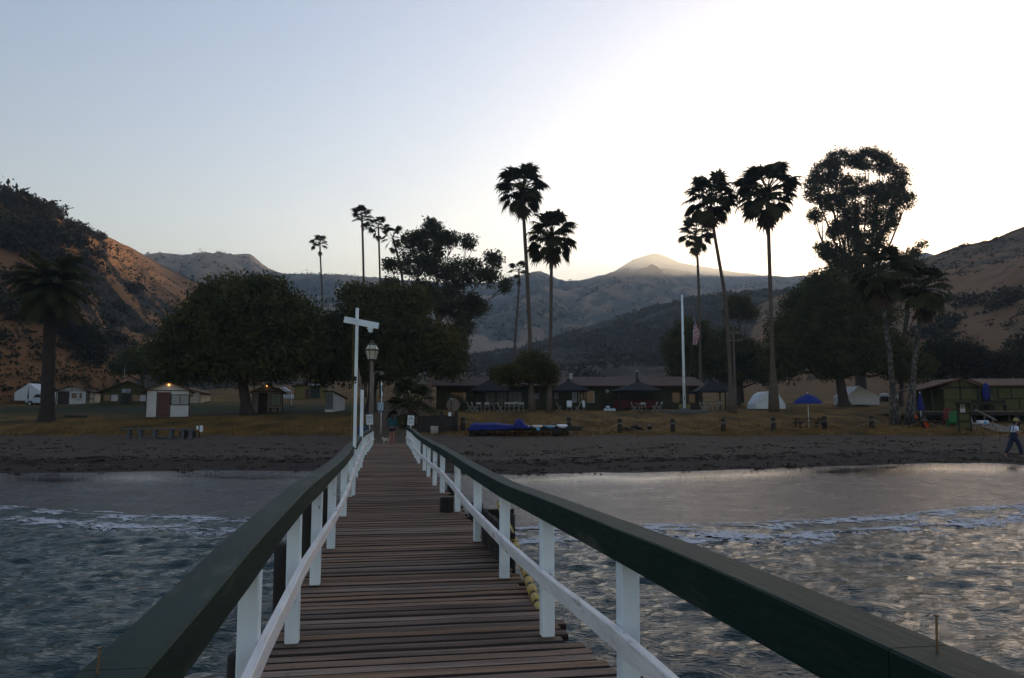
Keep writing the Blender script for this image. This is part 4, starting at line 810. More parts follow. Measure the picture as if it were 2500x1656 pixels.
h = House('white_cabin', 'white timber-framed cabin with dark grey pole box, right of the date palm trunk', 'cabin', 143, 203, 990, 90, face=.75).gable(WWALL, BROWNT, 954, 941, 4.5, .4, BROWNT)
h.door(146, 169, 956, 990, M('umber_door', (.04, .025, .02), .8, .2, 3)); h.rect('trim', BROWNT, 172.8, 174.2, 943, 954)
h.window(174, 193, 960, 972, 1, BROWNT, GLASS); h.rect('meter_box', GREYM, 184, 190, 961, 975, -.06, .2)
h2 = House('cream_cabin', 'low cream lean-to with brown crossbars attached beside the white timber-framed cabin', 'cabin', 204, 229, 990, 91).gable(CREAM, BROWNT, 958, 953, 3, .2, BROWNT)
h2.rect('trim', BROWNT, 205, 228, 973, 975); h2.rect('trim', BROWNT, 215.5, 217, 959, 989)
h = House('olive_cabin', 'olive green cabin with pale sign over the door and two half-curtained windows', 'cabin', 256, 364, 997, 85, face=.8).gable(OLIVE, REDROOF, 956, 929.5, 6, .45, BROWNT)
h.door(297, 315.5, 962, 996, M('black_door', (.02, .02, .018), .7, .2, 3)); CUR = M('white_curtain', (.42, .42, .40), .8, .1, 4)
h.window(261, 292, 963, 981, 2, BROWNT, mats=[GLASS, CUR]); h.window(319, 350, 963, 981, 2, BROWNT, mats=[GLASS, CUR])
sg = h.rect('sign_board', M('sign_pale', (.30, .33, .36), .6, .1, 3), 298, 315.5, 950, 959, 0, .05); MB().box((0, -.058, h.Z(954.5) + .05), (.16, .01, .14)).box((0, -.058, h.Z(957)), (.5, .01, .04)).build('lettering', INK, sg)
hb = thing('red_wagon', 'small red handcart standing in front of the olive cabin', 'cart', h.base + Vector((h.X(333), -.8, -.1)))
MB().box((0, 0, .32), (.75, .4, .22), bev=.03).build('tub', M('red_paint', (.20, .018, .015), .5, .15, 3), hb)
for x in (-.25, .25):
    for y in (-.2, .2): MB().tube([(x, y - .02, .12), (x, y + .02, .12)], .12, 12).build('wheel', BLACK, hb, True)
MB().tube([(.37, 0, .3), (.7, 0, .75)], .015, 5).build('handle', BLACK, hb)
hb = thing('antenna_mast', 'thin grey mast sticking up behind the olive cabin roof', 'mast', spot(299, 93)); zt = at(299, 894, 93).z - hb.location.z
MB().tube([(0, 0, -.2), (0, 0, zt)], [.04, .02], 6).build('pole', GREYM, hb); MB().beam((-.25, 0, zt - .5), (.25, 0, zt - .5), .02, .02).build('crossbar', GREYM, hb)
h = House('cream_cabin', 'cream-sided cabin with brown roof partly hidden behind the white cabin with the glowing lamp', 'cabin', 446, 487, 989, 88, face=.4).gable(CREAM, BRROOF, 957, 945, 5, .4, BROWNT, ax=452)
h.window(456, 470, 961, 969, 1, BROWNT, GLASS)
h = House('grey_shed', 'narrow grey shed with ribbed front and pale side, left of the tall white pole', 'shed', 793.5, 813, 998, 70)
a, b = h.X(793.5), h.X(813); zt = h.Z(957); D = 1.7
MB().add([(a, 0, -.3), (b, 0, -.3), (b + .7, D, -.1), (a + .55, D, -.1), (a, 0, zt), (b, 0, zt - .02), (b + .7, D, zt * .62), (a + .55, D, zt * .6), ], [(0, 1, 5, 4), (1, 2, 6, 5), (2, 3, 7, 6), (3, 0, 4, 7)]).build('wall', WWALL, h.o)
for i in range(6): MB().box((a + (b - a) * (i + .5) / 6, -.02, zt / 2 - .1), ((b - a) / 6 - .02, .03, zt - .05)).build('plank', M('grey_plank', (.12, .125, .13), .8, .2, 3) if i == 0 else bpy.data.materials['grey_plank'], h.o)
MB().add([(a - .15, -.25, zt + .02), (b + .12, -.25, zt), (b + .95, D + .2, zt * .58), (a + .4, D + .2, zt * .58), (a - .15, -.25, zt + .09), (b + .12, -.25, zt + .07), (b + .95, D + .2, zt * .64), (a + .4, D + .2, zt * .64)], [(3, 2, 1, 0), (4, 5, 6, 7), (0, 1, 5, 4), (1, 2, 6, 5), (2, 3, 7, 6), (3, 0, 4, 7)]).build('roof', BROWNT, h.o)
h = House('yellow_cabin', 'faded yellow cabin seen under the branches between the round tree and the grey shed', 'cabin', 722, 792, 974, 100, face=1).gable(M('mustard_wall', (.17, .14, .045), .85, .15, 2), DROOF, 942, 934, 5, .4, BROWNT)
h.rect('fascia', WWALL, 752, 792, 936, 942, -.42, .04); h.rect('shutter', M('dark_green_panel', (.03, .04, .032), .8, .2, 3), 757, 779, 944, 972); h.door(746, 755, 950, 974)
h = House('white_canopy', 'white slanted canopy trailer right of the grey cabin', 'canopy', 688, 712, 984, 84)
MB().add([(h.X(680), 0, h.Z(946)), (h.X(689), 0, h.Z(945)), (h.X(706), 0, h.Z(955)), (h.X(697), 0, h.Z(958)), (h.X(680), .9, h.Z(946)), (h.X(689), .9, h.Z(945)), (h.X(706), .9, h.Z(955)), (h.X(697), .9, h.Z(958))], [(0, 1, 2, 3), (7, 6, 5, 4), (0, 4, 5, 1), (1, 5, 6, 2), (2, 6, 7, 3), (3, 7, 4, 0)]).build('roof', CANVAS, h.o)
MB().box((0, .5, h.Z(969)), (1.1, .9, .45), bev=.05).build('body', CANVAS, h.o)
for x in (h.X(689), h.X(711)): MB().tube([(x, 0, -.2), (x, 0, h.Z(958))], .025, 6).build('leg', WHITE, h.o)
# --- restaurant
YR = 78; h = House('restaurant_building', 'long low dark restaurant with a red-brown shingle roof behind the patio chairs', 'building', 1064, 1714, 1003, YR); k = h.k
a, b = h.X(1066), h.X(1712); e, t_ = h.Z(941), h.Z(921.5)
MB().box(((a + b) / 2, 4, e / 2 - .2), (b - a, 8, e + .4)).build('wall', M('dark_olive_wall', (.04, .042, .022), .9, .2, 1.5), h.o)
MB().add([(a - .4, -.9, e - .06), (b + .4, -.9, e - .06), (b + .2, 4, t_ + .25), (a - .2, 4, t_ + .25), (b + .4, 9, e), (a - .4, 9, e), (a - .4, -.9, e - .16), (b + .4, -.9, e - .16)], [(0, 1, 2, 3), (3, 2, 4, 5), (6, 7, 1, 0), (0, 3, 5), (1, 4, 2)]).build('roof', REDROOF, h.o)
h.window(1185, 1276, 956, 992, 8, BROWNT, M('dim_glass', (.09, .105, .10), .3, .3, 1.2), .045)
h.window(1100, 1140, 958, 990, 4, BROWNT, GLASS, .045); h.window(1302, 1318, 960, 976, 1, BROWNT, M('dusty_pane', (.14, .15, .15), .4, .4, 2)); h.window(1340, 1365, 956, 976, 2, BROWNT, M('dusty_pane2', (.12, .14, .14), .4, .4, 2))
h.window(1397.5, 1408, 955, 983, 1, M('white_frame', (.5, .52, .5), .6, .1, 3), M('pale_pane', (.2, .25, .24), .3, .15, 2), .05); h.window(1413, 1451, 955, 983, 2, bpy.data.materials['white_frame'], GLASS, .045)
h.window(1640, 1700, 958, 985, 3, BROWNT, GLASS, .05); h.door(1470, 1476, 962, 1002, BROWNT)
c_ = MB().tube([(h.X(1483), -.06, h.Z(955)), (h.X(1483), -.01, h.Z(955))], .19, 18).build('wall_clock', GREYM, h.o); MB().tube([(h.X(1483), -.07, h.Z(955)), (h.X(1483), -.062, h.Z(955))], .165, 18).build('clock_face', M('clock_face', (.3, .31, .3), .5, .1, 2), c_)
MB().box((h.X(1545), -1.6, h.Z(987)), (103 * k, .5, 20 * k), bev=.02).build('counter', M('red_panel', (.085, .022, .018), .8, .25, 2), h.o); MB().box((h.X(1545), -1.65, h.Z(976.3)), (106 * k, .7, .06)).build('counter_top', BROWNT, h.o)
ch = MB().tube([(h.X(1559.5), 1, h.Z(935)), (h.X(1559.5), 1, h.Z(908))], .13, 10).build('chimney', BLACK, h.o, True); MB().lathe([(.22, 0), (.24, .06), (.05, .2)], 10, (h.X(1559.5), 1, h.Z(907))).build('cap', GREYM, ch)
for x in (1398, 1130): MB().box((h.X(x), 2, h.Z(916)), (.35, .35, .55)).build('roof_vent', GREYM, h.o)
def shelter(x0, x1, ax, ya, ye, yb, Y, label, posts=(0, .33, .67, 1)):
    h = House('patio_shelter', label, 'shelter', x0, x1, yb, Y, 'pyramid-roofed patio shelters'); a, b = h.X(x0), h.X(x1); D = (b - a) * .8; c = h.X(ax); e, t_ = h.Z(ye), h.Z(ya)
    MB().add([(a, -.1, e), (b, -.1, e), (b, D, e), (a, D, e), (c, D / 2, t_), (a, -.1, e - .12), (b, -.1, e - .12), (b, D, e - .12), (a, D, e - .12)], [(0, 1, 4), (1, 2, 4), (2, 3, 4), (3, 0, 4), (5, 6, 1, 0), (6, 7, 2, 1), (7, 8, 3, 2), (8, 5, 0, 3), (8, 7, 6, 5)]).build('roof', DROOF, h.o)
    MB().lathe([(.22, 0), (.16, .14), (.02, .3)], 8, (c, D / 2, t_ - .06)).build('finial', DROOF, h.o)
    for y in (.15, D - .3):
        for p in posts: MB().box((a + .35 + (b - a - .7) * p, y, e / 2 - .1), (.13, .13, e + .2)).build('post', BROWNT, h.o)
    return h
shelter(1145, 1247, 1197, 924, 953, 1002, 73.5, 'dark pyramid-roofed shelter over the glazed dining windows')
shelter(1343, 1440, 1391, 927, 952, 1002, 73.5, 'dark pyramid-roofed shelter above the white-framed windows', (0, 1))
shelter(1505, 1619, 1567, 929, 952.5, 1001, 73.5, 'dark pyramid-roofed shelter over the red counter with the chimney behind', (0, 1))
shelter(1704, 1782, 1748, 925, 954, 1001, 74, 'dark pyramid-roofed shelter right of the flagpole', (0, 1))
# --- green buildings and deck on the right
YD = 58; h = House('raised_deck', 'dark raised boardwalk in front of the green huts on the right', 'deck', 2255, 2640, 1003, YD)
a, b = h.X(2255), h.X(2640)
for i in range(9): MB().box(((a + b) / 2, .45 + i * .9, -.05), (b - a, .88, .08), bev=.01).build('board', WOOD, h.o)
MB().box(((a + b) / 2, .05, -.22), (b - a, .08, .25)).build('fascia', BROWNT, h.o)
for i in range(10): MB().box((a + .2 + (b - a - .4) * i / 9, .3, -.75), (.14, .14, 1.2)).build('post', BROWNT, h.o)
YG = 66; GFR = M('green_frame', (.02, .024, .012), .85, .3, 4); GP = M('olive_panel', (.075, .077, .026), .85, .15, 2.5)
h = House('green_hut', 'olive hut with timber framing and brown gable roof behind the closed blue umbrella', 'hut', 2306, 2397, 1001, YG)
h.gable(OLIVE, BRROOF, 946, 924.5, 4, .3, None, ax=2344)
a, e = h.X(2306), h.Z(946); MB().add([(h.X(2345), -.35, h.Z(924)), (h.X(2243), -.35, h.Z(951)), (h.X(2252), 3.8, h.Z(950)), (h.X(2345), 3.8, h.Z(924)), (h.X(2345), -.35, h.Z(926)), (h.X(2243), -.35, h.Z(953)), (h.X(2252), 3.8, h.Z(952)), (h.X(2345), 3.8, h.Z(926))], [(0, 1, 2, 3), (7, 6, 5, 4), (0, 4, 5, 1), (1, 5, 6, 2), (2, 6, 7, 3)]).build('porch_roof', BRROOF, h.o)
for px in (2254, 2278): MB().box((h.X(px), .1, h.Z(950) / 2 - .1), (.12, .12, h.Z(950) - .1)).build('porch_post', GFR, h.o)
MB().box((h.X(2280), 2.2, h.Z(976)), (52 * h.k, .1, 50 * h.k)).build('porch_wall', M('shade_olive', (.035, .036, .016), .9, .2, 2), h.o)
for x0, x1, y0, y1 in ((2308, 2344, 950, 975.5), (2349, 2386, 950, 975.5), (2308, 2330, 978, 999), (2333, 2357, 978, 999), (2360, 2392, 978, 999)): h.rect('panel', GP, x0, x1, y0, y1, 0, .03)
h.rect('panel', GP, 2322, 2343.5, 932, 943, 0, .03); h.rect('panel', GP, 2347, 2372, 933, 943, 0, .03)
for x0, x1, y0, y1 in ((2306, 2397, 944, 949), (2306, 2397, 976, 977.6), (2344.5, 2348, 926, 976), (2387, 2391, 949, 1000)): h.rect('trim', GFR, x0, x1, y0, y1, 0, .05)
f = MB().tube([(h.X(2300), -.34, h.Z(930)), (h.X(2300), -.42, h.Z(932.5))], [.06, .09], 10).build('floodlight', CHAIRW, h.o)
h = House('green_hut', 'olive hut with a wide reddish roof, cut off at the far right', 'hut', 2421, 2620, 1001, YG)
a, b, e, t_ = h.X(2421), h.X(2620), h.Z(940), h.Z(926)
MB().box(((a + b) / 2, 2, e / 2 - .05), (b - a, 4, e + .1)).build('wall', OLIVE, h.o)
MB().add([(a - .6, -.4, e - .02), (b, -.4, e - .02), (b, 2, t_ + .15), (a - .5, 2, t_ + .15), (b, 4.4, e), (a - .6, 4.4, e), (a - .6, -.4, e - .12), (b, -.4, e - .12)], [(0, 1, 2, 3), (3, 2, 4, 5), (6, 7, 1, 0), (0, 3, 5)]).build('roof', BRROOF, h.o)
for x0, x1, y0, y1 in ((2441, 2470, 949, 972), (2473, 2500, 949, 972), (2503, 2540, 949, 972), (2424, 2437, 976, 996), (2456, 2488, 976, 996), (2492, 2530, 976, 996)): h.rect('panel', GP, x0, x1, y0, y1, 0, .03)
for x0, x1, y0, y1 in ((2421, 2620, 943, 945.5), (2440, 2560, 946.5, 948.6), (2440, 2560, 972.6, 975), (2470.3, 2472.7, 948.8, 972.3), (2438, 2440, 946, 974), (2453, 2455, 976, 998), (2489, 2491, 976, 998)): h.rect('trim', GFR, x0, x1, y0, y1, 0, .05)
h.rect('wall_fitting', M('rust_fitting', (.18, .08, .04), .7, .3, 8), 2430, 2432, 951, 958, -.02, .08)
bl = thing('blue_kayak', 'blue kayak standing upright between the two green huts', 'kayak', at(2409, 981, 65)); H = (at(2409, 934, 65).z - at(2409, 981, 65).z)
MB().lathe([(.02, 0), (.2, H * .1), (.31, H * .3), (.34, H * .5), (.31, H * .7), (.2, H * .9), (.02, H)], 14, sq=(1, .45)).build('hull', BLUE, bl, True); MB().lathe([(.17, -.02), (.17, .02)], 14, (0, -.145, H * .5), sq=(.9, .1)).build('cockpit', BLACK, bl)
# ramp with handrail
rb = on(2467, 1058); yb_ = rb.y
t = thing('wooden_ramp', 'grey wooden ramp with a sloping handrail leading up to the boardwalk', 'ramp', rb)
pa = at(2390, 1031, YD - .2) - rb; pb = Vector((0, 0, .05)); n = 13; dv = (pb - pa); up_ = Vector((0, 1, 0)).cross(dv).normalized()
for i in range(n):
    c = pa.lerp(pb, (i + .5) / n); MB().box(tuple(c), (dv.length / n - .02, 1.5, .05), rz=math.atan2(dv.y, dv.x), ry=-math.atan2(dv.z, math.hypot(dv.x, dv.y)), bev=.006).build('plank', WOOD, t)
for s in (-.74, .74):
    q = Vector((-math.sin(math.atan2(dv.y, dv.x)), math.cos(math.atan2(dv.y, dv.x)), 0)) * s
    MB().beam(pa + q - Vector((0, 0, .16)), pb + q - Vector((0, 0, .16)), .06, .22).build('stringer_beam', BROWNT, t)
q = Vector((-math.sin(math.atan2(dv.y, dv.x)), math.cos(math.atan2(dv.y, dv.x)), 0)) * -.7
r1, r2 = at(2381, 1001, (pa + rb + q).y) - rb, at(2432, 1026, (pa.lerp(pb, .62) + rb + q).y) - rb
MB().beam(r1, r2, .1, .07).build('handrail', WOOD, t)
for f_ in (.45, .85):
    pt = r1.lerp(r2, f_); MB().box((pt.x, pt.y, pt.z - .5), (.08, .08, 1.0)).build('railing_post', WOOD, t)
# notice booth
Yb = on(2356, 1056).y; h = House('notice_booth', 'olive-panelled booth with a white prohibition sign beside the green chair', 'booth', 2340, 2372, 1056, Yb)
for px in (2341.5, 2370.5): MB().box((h.X(px), 0, h.Z(1020)), (.1, .12, 74 * h.k)).build('post', GFR, h.o)
for y0, y1 in ((988, 1007), (1010.5, 1026), (1031, 1045)): h.rect('panel', GP, 2343, 2369, y0, y1, .02, .05)
h.rect('board', GFR, 2334, 2402, 982, 987, -.02, .7); h.rect('board', GFR, 2341, 2371, 1007.5, 1010, .0, .1); h.rect('board', GFR, 2341, 2371, 1026.5, 1030.5, .0, .1)
ps = h.rect('sign_panel', SIGN, 2347, 2358, 986, 1009, -.04, .02); cx, cz, r = h.X(2352.5), h.Z(994.5), 4.4 * h.k
mb = MB(); n = 22
for i in range(n):
    a0, a1 = 6.283 * i / n, 6.283 * (i + 1) / n; mb.add([(cx + r * math.cos(a0), -.0635, cz + r * math.sin(a0)), (cx + r * math.cos(a1), -.0635, cz + r * math.sin(a1)), (cx + r * .78 * math.cos(a1), -.0635, cz + r * .78 * math.sin(a1)), (cx + r * .78 * math.cos(a0), -.0635, cz + r * .78 * math.sin(a0))], [(0, 1, 2, 3)])
mb.box((cx, -.0638, cz), (r * 1.7, .003, r * .2), ry=math.pi / 4); mb.box((cx + .01, -.0632, cz), (r * .5, .003, r * .9), ry=-.5); mb.box((cx, -.0635, h.Z(1004)), (7 * h.k, .003, 1.1 * h.k)).box((cx, -.0635, h.Z(1006.3)), (6 * h.k, .003, .8 * h.k)); mb.build('prohibition_emblem', INK, ps)
# ================================================================== TENTS AND VEHICLES
def tent(px0, px1, pya, pyb, Y, label, depth=3.5, wall=.45, skew=0, slit=True, dome=False):
    h = House('white_tent', label, 'tent', px0, px1, pyb, Y, 'white canvas tents'); a, b, t_ = h.X(px0), h.X(px1), h.Z(pya); e = t_ * wall; c = (a + b) / 2 + skew * h.k
    if dome:
        pr = [(a, -.1), (a + .04, e * .5), (a + (c - a) * .42, t_ * .82), (c - .5, t_ * .985), (c, t_), (c + .5, t_ * .97), (b - (b - c) * .45, t_ * .78), (b - .04, e * .5), (b, -.1)][::-1]
    else: pr = [(a, -.1), (b, -.1), (b + .02, e), (c + (b - c) * .5, e + (t_ - e) * .46), (c, t_), (c - (c - a) * .5, e + (t_ - e) * .46), (a - .02, e)]
    o = MB().prism(pr, 0, depth).build('canvas', CANVAS, h.o)
    if slit: MB().prism([(c - .12, 0), (c + .14, 0), (c + .01, t_ * .86)], -.015, -.005).build('door_flap', M('tent_slit', (.06, .06, .07), .9, .2, 3) if 'tent_slit' not in bpy.data.materials else bpy.data.materials['tent_slit'], h.o)
    for x in (a - .35, b + .35): MB().beam((x, -.1, -.1), (c + (x - c) * .78, 0, e), .015, .015).build('guy_rope', ROPE, h.o)
    return h
tent(35, 101, 936, 976, 95, 'white tent with a dark door slit beside the parked pickup at the far left')
tent(1845, 1918, 955, 996, 80, 'white sheet-covered dome tent split in view by the straight palm trunk', 3, .5, 4, False, True)
tent(2068, 2147, 942, 986, 96, 'white tent behind the flared trunk of the tallest eucalyptus', 4, .42, -8, False)
for i, (px, py, w_, hh_, mat, lb) in enumerate([(2165, 964, 11, 8, CANVAS, 'small white box trailer far behind the speckled palm trunks'), (2202, 973, 10, 12, M('pale_blue', (.25, .34, .42), .6, .1, 3), 'small pale blue tent far between the two speckled palm trunks'), (2237, 972, 9, 11, CANVAS, 'small white tent far to the right of the speckled palm trunks')]):
    h = House('far_tent', lb, 'tent', px - w_ / 2, px + w_ / 2, py + hh_ / 2, 104, None); W, H = w_ * h.k, hh_ * h.k
    MB().prism([(-W / 2, 0), (W / 2, 0), (W / 2, H * .7), (0, H), (-W / 2, H * .7)], 0, 1.5).build('canvas', mat, h.o); MB().box((0, .7, -.35), (W * .9, 1.2, .7)).build('base', BROWNT, h.o)
b0 = at(104, 990, 91); k = 91 / F; t = thing('pickup_truck', 'pale pickup truck parked behind the date palm trunk', 'pickup truck', b0 - Vector((0, 0, .15))); PT = M('pale_car_paint', (.42, .46, .52), .35, .05, 2, spec=.6)
W = 64 * k
MB().prism([(-W / 2, .45), (W / 2, .42), (W / 2, 1.0), (W * .12, 1.02), (-W * .16, 1.0), (-W / 2, .88)], -.8, .85).build('body', PT, t); MB().prism([(-W * .28, 1.0), (W * .16, 1.02), (W * .12, 1.5), (-W * .16, 1.5)], -.7, .75).build('cab', PT, t)
MB().prism([(-W * .24, 1.06), (W * .12, 1.06), (W * .09, 1.42), (-W * .145, 1.42)], -.715, -.70).build('window', GLASS, t); MB().box((-W / 2 - .02, 0, .55), (.08, 1.6, .2), bev=.03).build('bumper', BLACK, t)
for x in (-W * .32, W * .3):
    for y in (-.78, .8):
        wl = MB().tube([(x, y - .1, .34), (x, y + .1, .34)], .34, 16).build('wheel', BLACK, t, True); MB().tube([(x, y - .115, .34), (x, y - .1, .34)], .18, 12).build('rim', GREYM, wl)
for y in (-.55, .6): MB().box((-W / 2 - .01, y, .82), (.04, .24, .13)).build('headlight', CHAIRW, t)
# ================================================================== FLAGPOLE
b0 = at(1671, 999, 69.5); b0.z = gz1(b0.x, b0.y) - .02; Yf_ = 69.5
t = thing('flagpole', 'tall white flagpole with a small crossarm carrying the flag', 'flagpole', b0); zt = at(1663, 720, Yf_).z - b0.z
MB().tube([(0, 0, -.1), (0, 0, zt * .6), (0, 0, zt)], [.135, .115, .085], 12).build('pole', WHITE, t, True)
MB().lathe([(2.3, -.15), (2.3, .12), (2.1, .16)], 24).lathe([(.45, .16), (.4, .3), (.2, .34)], 16).build('base', M('concrete', (.10, .10, .095), .9, .2, 2), t)
zy = at(1665, 750, Yf_).z - b0.z; xg = (at(1694, 750, Yf_) - at(1664.5, 750, Yf_)).x
MB().tube([(.09, 0, zy), (xg, 0, zy + .02)], .025, 6).build('crossarm', GREYM, t); MB().tube([(xg - .03, 0, zy), (xg - .32, -.02, zy * .5), (.12, -.02, 1.2)], .009, 4).tube([(.11, 0, zy), (.14, -.02, zy * .5), (.12, -.02, 1.2)], .009, 4).build('halyard', ROPE, t)
zz = at(1671, 972, Yf_).z - b0.z; MB().box((0, -.14, zz), (.05, .06, .3), bev=.01).build('cleat', BLACK, t); MB().lathe([(.0, .0), (.07, .04), (.07, .1), (.0, .14)], 10, (0, 0, zt)).build('finial', GREYM, t, True)
fo_ = at(1692, 766, Yf_); fl = thing('flag', 'limp stars-and-stripes flag hanging from the flagpole crossarm', 'flag', fo_)
H = at(1692, 766, Yf_).z - at(1692, 842, Yf_).z
vs = []; NU, NV = 14, 26
for i in range(NU):
    for j in range(NV):
        u, v = i / (NU - 1), j / (NV - 1); wd = (.10 + .42 * min(1, v * 1.7)) * (1 - .35 * max(0, v - .7) / .3)
        vs.append((.02 + u * wd * 1.0 + .05 * math.sin(v * 5) - .06 * v, .09 * math.sin(u * 9 + v * 3) * min(1, v * 2 + .2), -v * H - u * .35 * H * (.4 - .4 * v)))
def fm(u, v):
    s = u * 1.25 + v * .62
    if v < .36 and u < .75: return 2 if ((int(u * 9) + int(v * 22)) % 4) else 1
    return int((s * 8.2)) % 2
fs, mi = [], []
for i in range(NU - 1):
    for j in range(NV - 1): fs.append((i * NV + j, i * NV + j + 1, (i + 1) * NV + j + 1, (i + 1) * NV + j)); mi.append(fm((i + .5) / NU, (j + .5) / NV))
mb = MB(); mb.v = vs; mb.f = fs; mb.m = mi; mb.build('cloth', [M('flag_red', (.30, .03, .04), .85, .1, 5, trans=.2), M('flag_white', (.55, .52, .55), .85, .08, 5, trans=.2), M('flag_blue', (.03, .04, .14), .85, .1, 5, trans=.2)], fl, True)
# utility pole
b0 = spot(1797, 96); t = thing('utility_pole', 'wooden utility pole with two crossarms among dark trees behind the curved palm', 'utility pole', b0); hz = lambda py: at(1797, py, 96).z - b0.z
MB().tube([(0, 0, -.3), (-.05, 0, hz(806))], [.17, .11], 8).build('pole', WOOD, t)
for py, w_ in ((815, 1.5), (832, 2.0)):
    MB().beam((-w_ / 2, -.13, hz(py)), (w_ / 2, -.13, hz(py)), .1, .12).build('crossarm', WOOD, t)
    for x in (-w_ * .45, -w_ * .25, w_ * .25, w_ * .45): MB().lathe([(.03, 0), (.06, .08), (.05, .16), (.02, .2)], 8, (x, -.13, hz(py) + .05)).build('insulator', GREYM, t)
# ================================================================== BOLLARDS, ROPES
bp_ = [(1130, 1052, 26), (1389, 1052, 30), (1513.5, 1057, 32), (1642.5, 1056, 33), (1766, 1054, 34), (1888.5, 1052, 33), (2013.5, 1048, 30), (2128.5, 1046, 30), (2256, 1045, 27), (2365, 1050, 20), (2484.5, 1048, 34), (2620, 1050, 34)]
bl_lab = ['stout dark bollard left of the blue-covered board rack', 'dark bollard behind the right end of the board rack', 'dark bollard left of the driftwood pile', 'dark bollard right of the small white-lidded bin', 'dark bollard below the curved palm trunk', 'dark bollard below the straight palm trunk', 'dark bollard at the right end of the open-umbrella picnic table', 'dark bollard left of the speckled palms', 'dark bollard in front of the closed blue umbrella', 'short bollard hidden behind the booth', 'dark bollard behind the person in overalls', 'dark bollard beyond the right edge']
bt = []
proto = None
for (px, py, hp), lb in zip(bp_, bl_lab):
    b0 = on(px, py); k = b0.y / F; H = hp * k
    if proto is None:
        proto = thing('bollard', lb, 'bollard', b0, 0, 'dark wooden bollards along the beach'); MB().lathe([(.165, -.3), (.16, .5), (.155, .86), (.12, .9)], 12).build('shaft', DARKW, proto, True); MB().lathe([(.172, .60), (.175, .615), (.172, .63)], 12).build('rope_ring', ROPE, proto)
    else: dup(proto, b0, random.uniform(0, 6), lb)
    bt.append(b0 + Vector((0, -.17, .62)))
for i, (a, b) in enumerate(zip(bt[:-1], bt[1:])):
    sag = .55 if i else .3; pts = [a.lerp(b, s / 14) - Vector((0, 0, sag * 4 * (s / 14) * (1 - s / 14))) for s in range(15)]; c = pts[7].copy()
    r_ = thing('barrier_rope', 'sagging grey rope strung from the %s' % bl_lab[i], 'rope', c, 0, 'ropes between the bollards'); r_['label'] = 'rope sagging right from the ' + ' '.join(bl_lab[i].split()[:11])
    MB().tube([p - c for p in pts], .014, 5).build('rope', ROPE, r_)
# ================================================================== BOARD RACK
b0 = on(1268, 1066); k = b0.y / F; hz = lambda py: at(1268, py, b0.y).z - b0.z; fx = lambda px: (px - 1268) * k
t = thing('board_rack', 'long low black trailer rack with boards laid side by side near the bollards', 'rack', b0)
MB().box((0, .35, hz(1049)), (255 * k, .12, .2), bev=.01).build('rail', DARKW, t); MB().box((fx(1275), 2.2, hz(1046)), (250 * k, .12, .2)).build('rail', DARKW, t)
for px in (1150, 1180, 1360, 1385): MB().box((fx(px), 1.2, hz(1052)), (.1, 2.2, .14)).build('crossbar', DARKW, t)
for px in (1155, 1178, 1358): MB().tube([(fx(px), .2, .26), (fx(px), .45, .26)], .27, 14).build('wheel', BLACK, t, True); 
MB().beam((fx(1380), .4, hz(1050)), (fx(1398), .3, hz(1056)), .05, .05).build('drawbar', GREYM, t); MB().box((fx(1386), .7, .1), (.14, .2, .5)).build('leg', DARKW, t)
MB().box((fx(1405), .9, hz(1047)), (34 * k, .3, .26), bev=.03).build('end_beam', DARKW, t)
def board(px0, px1, py0, py1, mat, lb, L=3.0, keel=True):
    w_ = (px1 - px0) * k; H = (py1 - py0) * k; o = thing('paddleboard', lb, 'paddleboard', b0 + Vector((fx((px0 + px1) / 2), .1, hz(py1))), 0, 'boards on the low rack')
    vs, fs = [], []; n = 9; prof = [(-1, .85), (-.86, .5), (-.5, .12), (0, 0), (.5, .12), (.86, .5), (1, .85), (.7, 1), (0, 1.03), (-.7, 1)]
    for i in range(n):
        u = i / (n - 1); s = max(.12, math.sin(math.pi * (.18 + .80 * u)) ** .6); vs += [(x * w_ / 2 * s, u * L, (.12 * (1 - u) ** 4 + z * s) * H) for x, z in prof]
    m_ = len(prof); fs = [(i * m_ + j, i * m_ + (j + 1) % m_, (i + 1) * m_ + (j + 1) % m_, (i + 1) * m_ + j) for i in range(n - 1) for j in range(m_)] + [tuple(range(m_ - 1, -1, -1)), tuple((n - 1) * m_ + j for j in range(m_))]
    MB().add(vs, fs).build('hull', mat, o, True)
    if keel: MB().box((0, .02, H * .5), (.012, .03, H * .9)).build('stringer', GREYM, o)
    return o
BW = M('board_white', (.66, .67, .72), .45, .06, 3); BB = M('board_blue', (.10, .26, .50), .4, .1, 3); BT = M('board_teal', (.10, .24, .36), .4, .1, 3); BG = M('board_grey', (.3, .3, .28), .5, .1, 3)
board(1359.5, 1389, 1037.5, 1047, BW, 'white board at the right end of the rack, widest and brightest'); board(1329, 1358, 1040, 1047, BT, 'teal board left of the bright white one on the rack')
board(1297, 1328, 1039, 1047, M('board_cream', (.5, .48, .42), .45, .06, 3), 'cream board in the middle right of the rack with a notch'); board(1272, 1296, 1040, 1046, BB, 'blue board just right of the blue covered lump')
board(1241, 1259, 1042, 1045.5, BB, 'thin blue board edge left of the blue covered lump'); board(1213, 1229, 1040.8, 1043.5, BG, 'thin grey board edge in the middle left of the rack', keel=False); board(1186.5, 1201.5, 1040, 1042.8, BG, 'thin grey board edge under the long blue cover', keel=False)
